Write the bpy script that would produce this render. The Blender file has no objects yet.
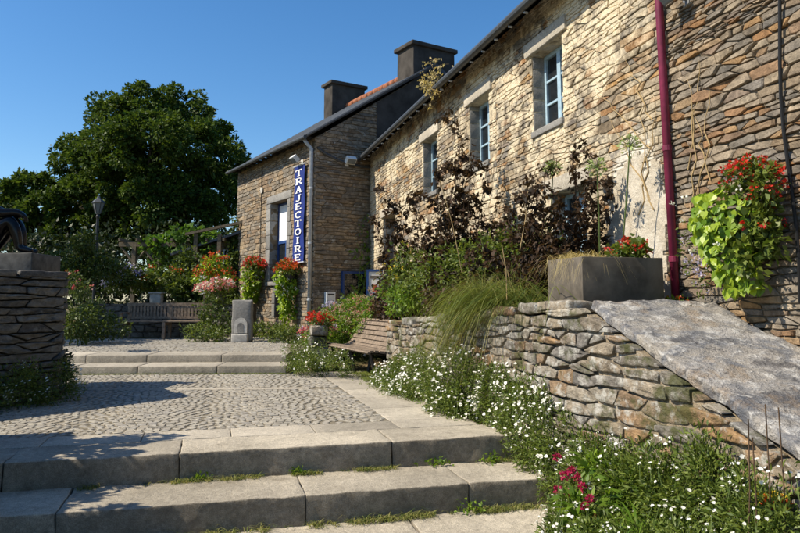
import bpy, bmesh, math, random
import numpy as np
from mathutils import Vector, noise as mnoise

# ------------------------------------------------------------------ camera, sky, sun, exposure
SC = bpy.context.scene
COL = SC.collection
F_PX, PITCH, YAW, EYE = 687.0, math.radians(6.9), math.radians(15.3), 1.22
cam_d = bpy.data.cameras.new('camera')
cam = bpy.data.objects.new('camera', cam_d)
COL.objects.link(cam)
cam.location = (0, 0, EYE)
cam.rotation_euler = (math.pi / 2 + PITCH, 0, -YAW)
cam_d.sensor_width = 36.0
cam_d.lens = 36.0 * F_PX / 800.0
PPY = 300 - F_PX * math.tan(PITCH)
cam_d.shift_y = -(266.5 - PPY) / 800.0
cam_d.clip_end = 2000
SC.camera = cam

SUN_EL = math.radians(46)
SUN_H = Vector((-0.999, 0.03, 0)).normalized()          # towards the sun, on the ground
sun_dir = Vector((SUN_H.x * math.cos(SUN_EL), SUN_H.y * math.cos(SUN_EL), math.sin(SUN_EL)))
world = bpy.data.worlds.new('World')
SC.world = world
world.use_nodes = True
wn = world.node_tree
bg = wn.nodes['Background']
sky = wn.nodes.new('ShaderNodeTexSky')
sky.sky_type = 'NISHITA'
sky.sun_disc = False
sky.sun_elevation = SUN_EL
sky.sun_rotation = math.atan2(SUN_H.x, SUN_H.y)
sky.altitude = 0
sky.air_density = 1.0
sky.dust_density = 0.5
sky.ozone_density = 3.0
hs = wn.nodes.new('ShaderNodeHueSaturation')                 # polarised, deep summer blue
hs.inputs['Saturation'].default_value = 1.28
wn.links.new(sky.outputs[0], hs.inputs['Color'])
wn.links.new(hs.outputs[0], bg.inputs[0])
bg.inputs[1].default_value = 0.112
sl = bpy.data.lights.new('sun', 'SUN')
sl.energy = 5.0
sl.angle = math.radians(0.5)
sl.color = (1.0, 0.90, 0.74)
so = bpy.data.objects.new('sun', sl)
so.location = (-30, 0, 30)
so.rotation_euler = sun_dir.to_track_quat('Z', 'Y').to_euler()
COL.objects.link(so)
SC.view_settings.view_transform = 'Standard'
SC.view_settings.look = 'None'
SC.view_settings.gamma = 1.0
SC.view_settings.use_curve_mapping = False
SC.view_settings.exposure = 0.55

RNG = np.random.default_rng(11)
random.seed(5)

# ------------------------------------------------------------------ helpers
cD = np.array([math.sin(YAW) * math.cos(PITCH), math.cos(YAW) * math.cos(PITCH), math.sin(PITCH)])
cR = np.array([math.cos(YAW), -math.sin(YAW), 0.0])
cU = np.cross(cR, cD)

def at(x, y, d):
    """world point seen at pixel x, y of the 800 x 533 photograph, d metres deep"""
    return np.array([0, 0, EYE]) + d * (cD + cR * (x - 400) / F_PX - cU * (y - PPY) / F_PX)

def depth_of(p):
    return float((np.asarray(p) - np.array([0, 0, EYE])) @ cD)

def wloc(o):
    v = Vector((0, 0, 0))
    while o is not None:
        v = v + o.location
        o = o.parent
    return v

def tag(o, label=None, cat=None, group=None, kind=None):
    if label: o['label'] = label
    if cat: o['category'] = cat
    if group: o['group'] = group
    if kind: o['kind'] = kind
    return o

def thing(name, loc, label, cat, group=None, kind=None):
    o = bpy.data.objects.new(name, None)
    o.empty_display_size = 0.1
    o.location = loc
    COL.objects.link(o)
    return tag(o, label, cat, group, kind)

def link_np(name, V, Fc, mat, parent=None, tint=None, smooth=False, origin=None):
    """V (n,3) world coordinates; Fc (m,k) array or list of faces"""
    V = np.asarray(V, float)
    if parent is not None:
        off = np.array(wloc(parent))
    elif origin is not None:
        off = np.asarray(origin, float)
    else:
        lo, hi = V.min(0), V.max(0)
        off = np.array([(lo[0] + hi[0]) / 2, (lo[1] + hi[1]) / 2, lo[2]])
    me = bpy.data.meshes.new(name)
    L = V - off
    if isinstance(Fc, np.ndarray):
        m, k = Fc.shape
        me.vertices.add(len(L)); me.vertices.foreach_set('co', L.ravel())
        me.loops.add(m * k); me.loops.foreach_set('vertex_index', Fc.ravel().astype(np.int32))
        me.polygons.add(m)
        me.polygons.foreach_set('loop_start', np.arange(0, m * k, k, dtype=np.int32))
        me.polygons.foreach_set('loop_total', np.full(m, k, dtype=np.int32))
        me.update(calc_edges=True)
    else:
        me.from_pydata(L.tolist(), [], Fc)
    if tint is not None:
        a = me.attributes.new('tint', 'FLOAT', 'FACE')
        a.data.foreach_set('value', np.asarray(tint, np.float32))
    if smooth:
        me.polygons.foreach_set('use_smooth', [True] * len(me.polygons))
    me.materials.append(M[mat] if isinstance(mat, str) else mat)
    o = bpy.data.objects.new(name, me)
    COL.objects.link(o)
    if parent is not None:
        o.parent = parent
    else:
        o.location = off
    return o

class MB:
    """collects shapes that belong to ONE part"""
    def __init__(s): s.V = []; s.F = []; s.T = []
    def add(s, V, Fc, t=0.5):
        n = len(s.V)
        s.V.extend([tuple(map(float, v)) for v in V])
        for f in Fc:
            s.F.append([i + n for i in f]); s.T.append(t)
        return s
    def box(s, c, d, ax=None, t=0.5):
        """centre, full sizes, optional 3 axes"""
        c = np.asarray(c, float)
        A = np.eye(3) if ax is None else np.asarray(ax, float)
        V = [c + A[0] * d[0] * i / 2 + A[1] * d[1] * j / 2 + A[2] * d[2] * k / 2
             for i in (-1, 1) for j in (-1, 1) for k in (-1, 1)]
        return s.add(V, [(0, 1, 3, 2), (4, 6, 7, 5), (0, 4, 5, 1), (2, 3, 7, 6), (0, 2, 6, 4), (1, 5, 7, 3)], t)
    def bbox(s, a, b, t=0.5):
        a = np.asarray(a, float); b = np.asarray(b, float)
        return s.box((a + b) / 2, np.abs(b - a), None, t)
    def tube(s, pts, rad, n=8, t=0.5, caps=True):
        pts = [np.asarray(p, float) for p in pts]
        rad = [rad] * len(pts) if np.isscalar(rad) else rad
        V = []; prev = None
        for i, p in enumerate(pts):
            tg = pts[min(i + 1, len(pts) - 1)] - pts[max(i - 1, 0)]
            tg = tg / (np.linalg.norm(tg) + 1e-9)
            if prev is None:
                h = np.array([0, 0, 1.0]) if abs(tg[2]) < .9 else np.array([1.0, 0, 0])
                a = np.cross(tg, h)
            else:
                a = prev - tg * (prev @ tg)
            a /= np.linalg.norm(a) + 1e-9
            prev = a; b = np.cross(tg, a)
            for k in range(n):
                q = 2 * math.pi * k / n
                V.append(p + rad[i] * (a * math.cos(q) + b * math.sin(q)))
        Fc = [(i * n + k, i * n + (k + 1) % n, (i + 1) * n + (k + 1) % n, (i + 1) * n + k)
              for i in range(len(pts) - 1) for k in range(n)]
        if caps:
            Fc += [tuple(range(n - 1, -1, -1)), tuple((len(pts) - 1) * n + k for k in range(n))]
        return s.add(V, Fc, t)
    def lathe(s, c, prof, n=16, t=0.5):
        """prof: list of (r, z) about a vertical axis at c"""
        V = [(c[0] + r * math.cos(2 * math.pi * k / n), c[1] + r * math.sin(2 * math.pi * k / n), c[2] + z)
             for r, z in prof for k in range(n)]
        Fc = [(i * n + k, i * n + (k + 1) % n, (i + 1) * n + (k + 1) % n, (i + 1) * n + k)
              for i in range(len(prof) - 1) for k in range(n)]
        Fc += [tuple(range(n - 1, -1, -1)), tuple((len(prof) - 1) * n + k for k in range(n))]
        return s.add(V, Fc, t)
    def prism(s, poly, ext, t=0.5):
        """poly: 3-D outline, ext: extrusion vector"""
        n = len(poly); P = [np.asarray(p, float) for p in poly]; e = np.asarray(ext, float)
        return s.add(P + [p + e for p in P],
                     [tuple(range(n - 1, -1, -1)), tuple(range(n, 2 * n))] +
                     [(i, (i + 1) % n, n + (i + 1) % n, n + i) for i in range(n)], t)
    def build(s, name, mat, parent=None, smooth=False, origin=None):
        return link_np(name, s.V, s.F, mat, parent, s.T, smooth, origin)

# ------------------------------------------------------------------ materials
M = {}

class NT:
    def __init__(s, name):
        m = bpy.data.materials.new(name); m.use_nodes = True
        s.m = m; s.t = m.node_tree; s.b = s.t.nodes['Principled BSDF']; s.out = s.t.nodes['Material Output']
        M[name] = m
    def n(s, typ, **kw):
        nd = s.t.nodes.new('ShaderNode' + typ)
        for k, v in kw.items(): setattr(nd, k, v)
        return nd
    def l(s, a, b): s.t.links.new(a, b)
    def pos(s, scale=(1, 1, 1), rot=(0, 0, 0)):
        g = s.n('NewGeometry'); mp = s.n('Mapping')
        mp.inputs['Scale'].default_value = scale; mp.inputs['Rotation'].default_value = rot
        s.l(g.outputs['Position'], mp.inputs['Vector'])
        return mp.outputs[0]
    def noise(s, scale, detail=4, rough=.6, vec=None, dist=0):
        nd = s.n('TexNoise'); nd.inputs['Scale'].default_value = scale
        nd.inputs['Detail'].default_value = detail; nd.inputs['Roughness'].default_value = rough
        nd.inputs['Distortion'].default_value = dist
        s.l(vec if vec is not None else s.pos(), nd.inputs['Vector'])
        return nd.outputs['Fac']
    def rng(s, x, a, b, c=0, d=1, smooth=False):
        nd = s.n('MapRange'); nd.clamp = True
        if smooth: nd.interpolation_type = 'SMOOTHSTEP'
        for i, v in enumerate((a, b, c, d)): nd.inputs[i + 1].default_value = v
        s.l(x, nd.inputs[0]); return nd.outputs[0]
    def math(s, op, a, b=None):
        nd = s.n('Math'); nd.operation = op
        for i, v in enumerate((a, b)):
            if v is None: continue
            if isinstance(v, (int, float)): nd.inputs[i].default_value = v
            else: s.l(v, nd.inputs[i])
        return nd.outputs[0]
    def mix(s, fac, a, b, mode='MIX'):
        nd = s.n('MixRGB'); nd.blend_type = mode
        for i, v in enumerate((fac, a, b)):
            if isinstance(v, (int, float)): nd.inputs[i].default_value = v if i == 0 else (v, v, v, 1)
            elif isinstance(v, tuple): nd.inputs[i].default_value = (*v, 1)
            else: s.l(v, nd.inputs[i])
        return nd.outputs[0]
    def ramp(s, x, cols, interp='LINEAR'):
        nd = s.n('ValToRGB'); nd.color_ramp.interpolation = interp
        e = nd.color_ramp.elements
        for i, c in enumerate(cols):
            p = i / (len(cols) - 1)
            if i < 2: el = e[i]; el.position = p
            else: el = e.new(p)
            el.color = (*c, 1)
        e[0].position = 0; 
        if len(cols) > 1: e[1].position = 1 / (len(cols) - 1)
        s.l(x, nd.inputs[0]); return nd.outputs[0]
    def attr(s, name='tint'):
        nd = s.n('Attribute'); nd.attribute_name = name; return nd.outputs['Fac']
    def bump(s, h, strength, dist=.02):
        nd = s.n('Bump'); nd.inputs['Strength'].default_value = strength; nd.inputs['Distance'].default_value = dist
        s.l(h, nd.inputs['Height']); s.l(nd.outputs[0], s.b.inputs['Normal'])
    def finish(s, col, rough=.8, spec=.3, metal=0):
        if isinstance(col, tuple): s.b.inputs['Base Color'].default_value = (*col, 1)
        else: s.l(col, s.b.inputs['Base Color'])
        if isinstance(rough, (int, float)): s.b.inputs['Roughness'].default_value = rough
        else: s.l(rough, s.b.inputs['Roughness'])
        s.b.inputs['Specular IOR Level'].default_value = spec
        s.b.inputs['Metallic'].default_value = metal
        return s

def plain(name, col, rough=.6, spec=.4, metal=0, var=.25, scale=12, bump=0.0):
    t = NT(name)
    n = t.noise(scale, 6)
    k = t.rng(n, .3, .7, 1 - var, 1 + var)
    c = t.mix(1, col, k, 'MULTIPLY')
    if bump: t.bump(n, bump, .01)
    t.finish(c, rough, spec, metal)

def stone(name, palette, lichen=(.5, .5, .45), lich=.3, var=.45, scale=11, bump=.6, moss=0.0, strat=1.0, rough=.85):
    t = NT(name)
    v = t.pos((1, 1, strat))
    base = t.ramp(t.attr(), palette)
    n2 = t.noise(scale, 9, .65, v)
    n3 = t.noise(scale * 5, 4, .6, v)
    c = t.mix(1, base, t.rng(n2, .28, .72, 1 - var, 1 + var), 'MULTIPLY')
    c = t.mix(1, c, t.rng(n3, .3, .7, .8, 1.2), 'MULTIPLY')
    if lich:
        lm = t.rng(t.noise(scale * .8, 6, .7), .62 - lich * .2, .72 - lich * .2, 0, .8)
        c = t.mix(lm, c, lichen)
    if moss:
        mm = t.rng(t.noise(2.6, 6, .7), .66 - moss * .2, .76 - moss * .2, 0, .85)
        c = t.mix(mm, c, (.055, .06, .015))
    t.bump(t.math('ADD', n2, t.math('MULTIPLY', n3, .35)), bump, .025)
    t.finish(c, rough, .25)
    return t

def leafm(name, c1, c2, trans=.35, rough=.5, spec=.4):
    t = NT(name)
    a = t.attr()
    c = t.mix(a, c1, c2)
    tr = t.n('BsdfTranslucent')
    t.l(t.mix(1, c, (1.25, 1.2, .7), 'MULTIPLY'), tr.inputs[0])
    t.finish(c, rough, spec)
    mx = t.n('MixShader'); mx.inputs[0].default_value = trans
    t.l(t.b.outputs[0], mx.inputs[1]); t.l(tr.outputs[0], mx.inputs[2]); t.l(mx.outputs[0], t.out.inputs[0])

# granite of the steps
def granite(name, a, b, dark, bump=.5, crust_shade=0.0):
    t = NT(name)
    n0 = t.noise(.45, 5, .6); n1 = t.noise(1.3, 6, .65); n2 = t.noise(22, 8, .7); n3 = t.noise(160, 3, .6); n4 = t.noise(5.5, 8, .75)
    c = t.mix(t.rng(n1, .38, .64), a, b)
    c = t.mix(1, c, t.rng(n0, .35, .65, .82, 1.15), 'MULTIPLY')
    c = t.mix(1, c, t.rng(t.attr(), 0, 1, .82, 1.14), 'MULTIPLY')
    c = t.mix(1, c, t.rng(n3, .35, .65, .68, 1.32), 'MULTIPLY')
    c = t.mix(1, c, t.rng(n2, .3, .7, .76, 1.24), 'MULTIPLY')
    c = t.mix(t.rng(t.noise(3.5, 8, .75), .54, .70, 0, .6), c, dark)
    if crust_shade:      # black lichen and dirt, plus shade of the risers put into the colour
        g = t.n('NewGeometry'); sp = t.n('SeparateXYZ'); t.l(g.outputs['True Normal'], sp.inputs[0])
        w = t.rng(t.math('ADD', sp.outputs[2], t.math('MULTIPLY', t.math('SUBTRACT', n4, .5), .9)), .30, .60, crust_shade, 0)
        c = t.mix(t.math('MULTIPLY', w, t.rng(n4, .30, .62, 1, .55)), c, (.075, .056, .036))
    t.bump(t.math('ADD', n2, t.math('ADD', t.math('MULTIPLY', n3, .5), t.math('MULTIPLY', n4, .6))), bump, .014)
    t.finish(c, .85, .25)
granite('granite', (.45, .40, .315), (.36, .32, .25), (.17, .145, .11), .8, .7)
granite('granite_kerb', (.43, .385, .31), (.34, .305, .245), (.14, .125, .10), .6)
granite('granite_grey', (.24, .23, .21), (.17, .165, .155), (.09, .085, .08))
stone('sett', [(.25, .225, .185), (.30, .275, .225), (.36, .33, .27), (.28, .262, .23), (.32, .285, .225), (.26, .242, .212)], lich=.2, var=.4, scale=16, bump=.5)
plain('plinth_stone', (.10, .095, .085), .9, .2, var=.4, scale=9, bump=.5)
plain('sett_joint', (.17, .147, .108), .95, .1, var=.5, scale=30, bump=.5)
plain('soil', (.055, .04, .026), .95, .1, var=.5, scale=14, bump=.6)

def ground_mat():
    t = NT('ground')
    n1 = t.noise(.8, 8, .7); n2 = t.noise(18, 8, .7)
    c = t.mix(t.rng(n1, .42, .58), (.06, .075, .022), (.17, .125, .07))
    c = t.mix(1, c, t.rng(n2, .3, .7, .5, 1.4), 'MULTIPLY')
    t.bump(n2, .7, .04); t.finish(c, .95, .1)
ground_mat()

# main house wall: buff schist with lime wash worn off it
def house_wall(name, palette, mortar=False):
    t = NT(name)
    g = t.n('NewGeometry'); sp = t.n('SeparateXYZ'); t.l(g.outputs['Position'], sp.inputs[0])
    Y, Z = sp.outputs[1], sp.outputs[2]
    n2 = t.noise(9, 9, .65); n3 = t.noise(48, 4, .6); n1 = t.noise(1.6, 6, .65)
    if mortar: base = t.mix(t.rng(Y, 5.0, 5.4), (.16, .13, .09), t.mix(t.rng(n1, .35, .65), palette[0], palette[1]))
    else: base = t.ramp(t.attr(), palette)
    c = t.mix(1, base, t.rng(n2, .28, .72, .45, 1.5), 'MULTIPLY')
    # lime wash, left of the pipe only
    side = t.rng(Y, 4.9, 6.2, 0, 1, True)
    cov = t.rng(t.math('ADD', t.math('MULTIPLY', n1, .75), t.math('MULTIPLY', n2, .4)), .525, .645, 0, 1)
    lime = t.math('MULTIPLY', t.math('MULTIPLY', side, cov), .85)
    c = t.mix(lime, c, t.mix(t.rng(n3, .3, .7), (.58, .48, .32), (.76, .67, .49)))
    # remains of white plaster beside the pipe
    dy = t.math('DIVIDE', t.math('SUBTRACT', Y, 5.82), .48)
    dz = t.math('DIVIDE', t.math('SUBTRACT', Z, 1.9), 1.0)
    r2 = t.math('ADD', t.math('MULTIPLY', dy, dy), t.math('MULTIPLY', dz, dz))
    r2 = t.math('ADD', r2, t.math('MULTIPLY', t.math('SUBTRACT', n2, .5), 1.8))
    c = t.mix(t.rng(r2, .75, 1.0, .9, 0), c, t.mix(t.rng(n2, .3, .7), (.56, .52, .44), (.70, .67, .60)))
    c = t.mix(1, c, t.rng(n3, .3, .7, .84, 1.16), 'MULTIPLY')
    t.bump(t.math('ADD', n2, t.math('MULTIPLY', n3, .4)), .7, .03)
    t.finish(c, .9, .15)
PAL_MAIN = [(.34, .28, .20), (.15, .13, .105), (.26, .205, .14), (.33, .26, .17), (.26, .13, .05), (.20, .18, .155), (.28, .23, .165), (.31, .18, .07), (.12, .11, .098), (.36, .30, .21), (.20, .15, .095), (.17, .155, .135)]
house_wall('main_stone', PAL_MAIN)
house_wall('bare_stone', [(.33, .26, .18), (.14, .125, .105), (.24, .185, .125), (.17, .155, .135), (.25, .135, .06), (.19, .165, .135), (.27, .215, .15), (.28, .17, .08), (.115, .107, .096), (.30, .245, .175), (.20, .15, .10), (.16, .145, .125)])
house_wall('main_mortar', [(.27, .22, .15), (.38, .31, .21)], True)
PAL_GAL = [(.14, .115, .085), (.24, .185, .125), (.29, .22, .14), (.20, .135, .08), (.18, .16, .13), (.27, .22, .16), (.105, .095, .08)]
stone('gallery_stone', PAL_GAL, lich=.15, var=.55, scale=8)
plain('gallery_mortar', (.15, .115, .075), .95, .1, var=.35, scale=9, bump=.6)
stone('bed_stone', [(.13, .115, .095), (.22, .18, .125), (.20, .185, .16), (.25, .155, .075), (.16, .145, .125), (.30, .26, .20), (.14, .125, .105), (.22, .175, .12), (.19, .115, .065), (.11, .10, .09), (.19, .175, .155), (.27, .22, .155)],
      lichen=(.42, .41, .37), lich=.55, var=.6, scale=10, bump=1.0, moss=.8, strat=1.6)
stone('bed_mortar', [(.29, .235, .16), (.29, .235, .16)], lich=.3, var=.5, scale=22, bump=1.0, moss=.5)
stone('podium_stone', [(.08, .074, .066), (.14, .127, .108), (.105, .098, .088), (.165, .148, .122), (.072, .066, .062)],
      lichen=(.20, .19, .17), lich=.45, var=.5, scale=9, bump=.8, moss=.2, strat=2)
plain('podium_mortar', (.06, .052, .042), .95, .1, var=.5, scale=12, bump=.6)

def slab_mat():
    t = NT('schist_slab')
    v = t.pos((1.0, 1.35, 1.35), (0, 0, .6))
    n0 = t.noise(1.4, 5, .6, v); n1 = t.noise(3.2, 7, .62, v, .3); n2 = t.noise(7.5, 8, .62, v, .3); n3 = t.noise(60, 5, .65)
    c = t.ramp(t.rng(n0, .36, .64), [(.12, .125, .138), (.23, .225, .22), (.32, .295, .26), (.17, .175, .188), (.35, .32, .275)])
    c = t.mix(t.rng(n1, .53, .60, 0, .7), c, (.38, .36, .335))
    c = t.mix(t.rng(n2, .54, .60, 0, .65), c, (.55, .535, .50))
    c = t.mix(t.rng(t.noise(4.2, 7, .66, v, .3), .55, .61, 0, .75), c, (.085, .082, .085))
    c = t.mix(t.rng(t.noise(2.6, 7, .7), .55, .64, 0, .6), c, (.30, .22, .14))
    c = t.mix(1, c, t.rng(n3, .3, .7, .72, 1.28), 'MULTIPLY')
    t.bump(t.math('ADD', t.math('MULTIPLY', n1, 1.2), t.math('ADD', n2, t.math('MULTIPLY', n3, .3))), 1.0, .05)
    t.finish(c, .75, .3)
slab_mat()
def plaster_mat():
    t = NT('old_plaster')
    n1 = t.noise(3, 8, .7); n2 = t.noise(14, 8, .7); n3 = t.noise(70, 4, .6)
    c = t.mix(t.rng(n1, .4, .62), (.58, .53, .44), (.42, .36, .27))
    c = t.mix(t.rng(n2, .55, .68, 0, .6), c, (.30, .25, .18))
    c = t.mix(1, c, t.rng(n3, .3, .7, .85, 1.15), 'MULTIPLY')
    t.bump(t.math('ADD', n2, t.math('MULTIPLY', n1, .7)), .9, .03); t.finish(c, .92, .15)
plaster_mat()
plain('slate', (.055, .06, .07), .55, .5, var=.35, scale=6, bump=.3)
plain('soffit_wood', (.045, .04, .035), .8, .2, var=.4)
plain('zinc', (.42, .44, .46), .5, .5, .2, var=.2)
plain('zinc_dark', (.06, .065, .07), .5, .5, .2, var=.2)
plain('render_dark', (.058, .052, .046), .95, .1, var=.45, scale=2.2, bump=.3)
plain('ridge_tile', (.27, .105, .055), .85, .2, var=.5, scale=9)
plain('magenta_paint', (.17, .018, .05), .45, .4, var=.35, scale=7)
plain('blue_frame', (.30, .42, .50), .55, .4, var=.2, scale=14)
plain('deep_blue_paint', (.015, .05, .17), .5, .4, var=.2)
plain('banner_blue', (.010, .026, .17), .7, .3, var=.1)
plain('banner_white', (.75, .75, .75), .7, .3, var=.05)
plain('blind_white', (.72, .74, .76), .7, .3, var=.06)
plain('white_plastic', (.75, .75, .72), .5, .4, var=.08)
plain('black_metal', (.015, .015, .016), .45, .5, var=.2)
plain('grey_metal', (.22, .23, .24), .5, .5, .3, var=.2)
plain('lantern_glass', (.14, .16, .17), .25, .5, var=.1)
plain('glass_dark', (.012, .015, .018), .06, .6, var=.2)
plain('bench_wood', (.19, .145, .105), .8, .25, var=.45, scale=16, bump=.3)
plain('bench_wood_dark', (.09, .07, .05), .85, .2, var=.45, scale=16, bump=.3)
plain('pergola_wood', (.14, .115, .08), .85, .2, var=.4)
plain('planter_slate', (.115, .098, .076), .7, .3, var=.5, scale=5, bump=.3)
plain('bronze', (.020, .018, .018), .24, .6, .75, var=.4, scale=7)
plain('bark', (.07, .055, .04), .95, .1, var=.5, scale=10, bump=.7)
plain('twig', (.10, .065, .04), .9, .1, var=.4)
plain('green_stem', (.09, .13, .035), .7, .3, var=.3)
plain('dry_stem', (.36, .26, .13), .9, .1, var=.3)
plain('poster', (.70, .66, .60), .6, .3, var=.06)
plain('poster_red', (.45, .05, .03), .6, .3, var=.1)
plain('carved_stone', (.42, .40, .36), .9, .15, var=.3, scale=14, bump=.4)
plain('wire_black', (.01, .01, .01), .6, .3, var=.1)
leafm('tree_leaf', (.018, .045, .007), (.10, .15, .022), .32, .55, .2)
leafm('shrub_leaf', (.03, .055, .010), (.10, .14, .022), .3)
leafm('hedge_leaf', (.010, .020, .006), (.035, .055, .012), .2)
leafm('vine_leaf', (.04, .10, .012), (.11, .20, .025), .4)
leafm('bronze_leaf', (.020, .016, .010), (.090, .052, .030), .34, .5, .22)
leafm('lime_leaf', (.10, .21, .010), (.36, .47, .035), .4, .42, .5)
leafm('mid_leaf', (.05, .09, .012), (.16, .20, .03), .35)
leafm('daisy_leaf', (.055, .10, .014), (.19, .24, .045), .3)
leafm('bright_leaf', (.07, .15, .012), (.20, .30, .03), .4)
leafm('grass_blade', (.07, .12, .018), (.24, .27, .07), .35, .5)
leafm('straw_blade', (.07, .13, .02), (.36, .33, .12), .35, .6)
leafm('blond_blade', (.34, .26, .10), (.55, .46, .22), .35, .6)
leafm('petal_white', (.72, .72, .66), (.85, .84, .80), .3, .6)
leafm('petal_red', (.42, .010, .008), (.66, .045, .02), .3)
leafm('petal_orange', (.40, .03, .008), (.60, .13, .02), .3)
leafm('petal_crimson', (.28, .006, .05), (.52, .03, .12), .3)
leafm('petal_pink', (.60, .10, .14), (.75, .42, .42), .3)
leafm('petal_lilac', (.30, .26, .50), (.62, .58, .74), .3)
leafm('petal_yellow', (.60, .42, .03), (.75, .60, .05), .3)
leafm('seed_head', (.20, .30, .06), (.42, .50, .20), .3)
leafm('dusty_bloom', (.26, .20, .12), (.50, .36, .24), .3)

# ------------------------------------------------------------------ rubble masonry
def clip(poly, a, b, c):
    """keep a*x + b*y <= c"""
    out = []
    n = len(poly)
    for i in range(n):
        p, q = poly[i], poly[(i + 1) % n]
        fp, fq = a * p[0] + b * p[1] - c, a * q[0] + b * q[1] - c
        if fp <= 0: out.append(p)
        if (fp < 0 < fq) or (fq < 0 < fp):
            s = fp / (fp - fq)
            out.append((p[0] + (q[0] - p[0]) * s, p[1] + (q[1] - p[1]) * s))
    return out

def chaikin(poly, it=1, r=.22):
    for _ in range(it):
        o = []
        for i in range(len(poly)):
            p, q = np.array(poly[i]), np.array(poly[(i + 1) % len(poly)])
            o += [tuple(p + (q - p) * r), tuple(p + (q - p) * (1 - r))]
        poly = o
    return poly

def area(poly):
    return abs(sum(poly[i][0] * poly[(i + 1) % len(poly)][1] - poly[(i + 1) % len(poly)][0] * poly[i][1] for i in range(len(poly)))) / 2

def rubble(u0, u1, v0, v1, sw, sh, gap, rng, planes=(), holes=(), vary=.45, stretch=1.5, jit=.12, wave=.25, drop=.13):
    """irregular courses of stones: list of outlines in the (u, v) plane of a wall"""
    seeds = []
    v = v0 - sh
    while v < v1 + sh:
        h = sh * rng.uniform(1 - vary - .1, 1 + vary * 1.9)
        u = u0 - sw * rng.uniform(.2, 1.4)
        while u < u1 + sw:
            w = sw * rng.uniform(.75 - vary * 1.1, 1.3 + vary * 1.2) * (h / sh) ** .4
            seeds.append((u + w / 2, v + h / 2 + h * rng.uniform(-jit, jit) + wave * sh * mnoise.noise(Vector((u * .8, v * .9, sw * 77)))))
            u += w
        v += h
    S = np.array([q for q in seeds if rng.random() > drop])
    r = sw / sh * stretch
    St = S / np.array([r, 1.0])
    out = []
    planes = list(planes) + [(-1, 0, -u0), (1, 0, u1), (0, -1, -v0), (0, 1, v1)]
    for i in range(len(S)):
        p = S[i]
        if p[0] < u0 - sw or p[0] > u1 + sw: continue
        if any(h[0] < p[0] < h[1] and h[2] < p[1] < h[3] for h in holes): continue
        d2 = ((St - St[i]) ** 2).sum(1)
        nb = np.argsort(d2)[1:22]
        poly = [(p[0] - 2 * sw, p[1] - 3 * sh), (p[0] + 2 * sw, p[1] - 3 * sh), (p[0] + 2 * sw, p[1] + 3 * sh), (p[0] - 2 * sw, p[1] + 3 * sh)]
        for j in nb:
            dv = St[j] - St[i]; mid = (St[j] + St[i]) / 2
            a, b, c = dv[0] / r, dv[1], float(dv @ mid)
            nrm = math.hypot(a, b)
            poly = clip(poly, a / nrm, b / nrm, c / nrm - gap / 2 * rng.uniform(.5, 1.5))
            if len(poly) < 3: break
        for (a, b, c) in planes:
            if len(poly) < 3: break
            nrm = math.hypot(a, b)
            poly = clip(poly, a / nrm, b / nrm, c / nrm - gap * .3)
        for h in holes:
            if len(poly) < 3: break
            ds = [h[0] - p[0], p[0] - h[1], h[2] - p[1], p[1] - h[3]]
            k = int(np.argmax(ds))
            if k == 0: poly = clip(poly, 1, 0, h[0])
            elif k == 1: poly = clip(poly, -1, 0, -h[1])
            elif k == 2: poly = clip(poly, 0, 1, h[2])
            else: poly = clip(poly, 0, -1, -h[3])
        if len(poly) < 3 or area(poly) < sw * sh * .06: continue
        out.append(poly)
    return out

def stone_mesh(poly, prot, fn, rng, detail=0):
    """solid hewn stone from an outline; fn(u, v, depth) -> world"""
    size = math.sqrt(area(poly))
    P = chaikin(poly, 1, .12 if detail == 0 else .07)
    if detail:
        Q = []
        for i in range(len(P)):
            p, q = np.array(P[i]), np.array(P[(i + 1) % len(P)])
            k = max(1, int(np.linalg.norm(q - p) / .035))
            Q += [tuple(p + (q - p) * j / k) for j in range(k)]
        P = Q
    P = np.array(P); n = len(P); c = P.mean(0)
    P = P + rng.normal(0, size * (.014 if detail == 0 else .010), P.shape)
    if detail == 0:
        rings = [(1.0, -.03), (1.0, .6), (1.0, .6), (.86, 1.0)]
    else:
        rings = [(1.0, -.06), (1.0, .80), (1.0, .80), (.95, .98), (.68, 1.0), (.35, 1.02)]
    tl = rng.normal(0, .35 * prot, 2)
    off = rng.uniform(0, 50)
    V = []
    for k, (s, d) in enumerate(rings):
        dep = d if k == 0 else d * prot
        for q in P:
            w = c + (q - c) * s
            dd = dep
            if k >= 1:
                rel = (w - c) / (size + 1e-6)
                dd += (tl @ rel) * .6
                dd += mnoise.noise(Vector((w[0] * 11 + off, w[1] * 22, off))) * prot * (.35 if detail == 0 else .8) * d
            V.append(fn(w[0], w[1], dd))
    V.append(fn(c[0], c[1], prot * 1.02))
    Fc = []
    m = len(rings)
    for k in range(m - 1):
        if k == 1: continue                      # crisp arris between side and face
        for i in range(n):
            Fc.append((k * n + i, k * n + (i + 1) % n, (k + 1) * n + (i + 1) % n, (k + 1) * n + i))
    for i in range(n):
        Fc.append(((m - 1) * n + i, (m - 1) * n + (i + 1) % n, m * n))
    return V, Fc

def lay_stones(polys, fn, prot, mat, parent, rng, keep=300, detail=0, name='stone', smooth=False):
    """the stones that show largest become parts of their own, the rest one part"""
    rec = []
    for p in polys:
        c = np.mean(p, axis=0); w = fn(c[0], c[1], 0)
        d = max(depth_of(w), .5)
        rec.append((area(p) / d ** 2, p))
    rec.sort(key=lambda r: -r[0])
    rest = MB()
    for i, (_, p) in enumerate(rec):
        V, Fc = stone_mesh(p, prot * rng.uniform(.55, 1.5), fn, rng, detail)
        t = rng.random()
        if i < keep:
            b = MB(); b.add(V, Fc, t); b.build(name, mat, parent, smooth)
        else:
            rest.add(V, Fc, t)
    if rest.V:
        tag(rest.build('small_stones', mat, parent, smooth), kind='stuff')

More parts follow.
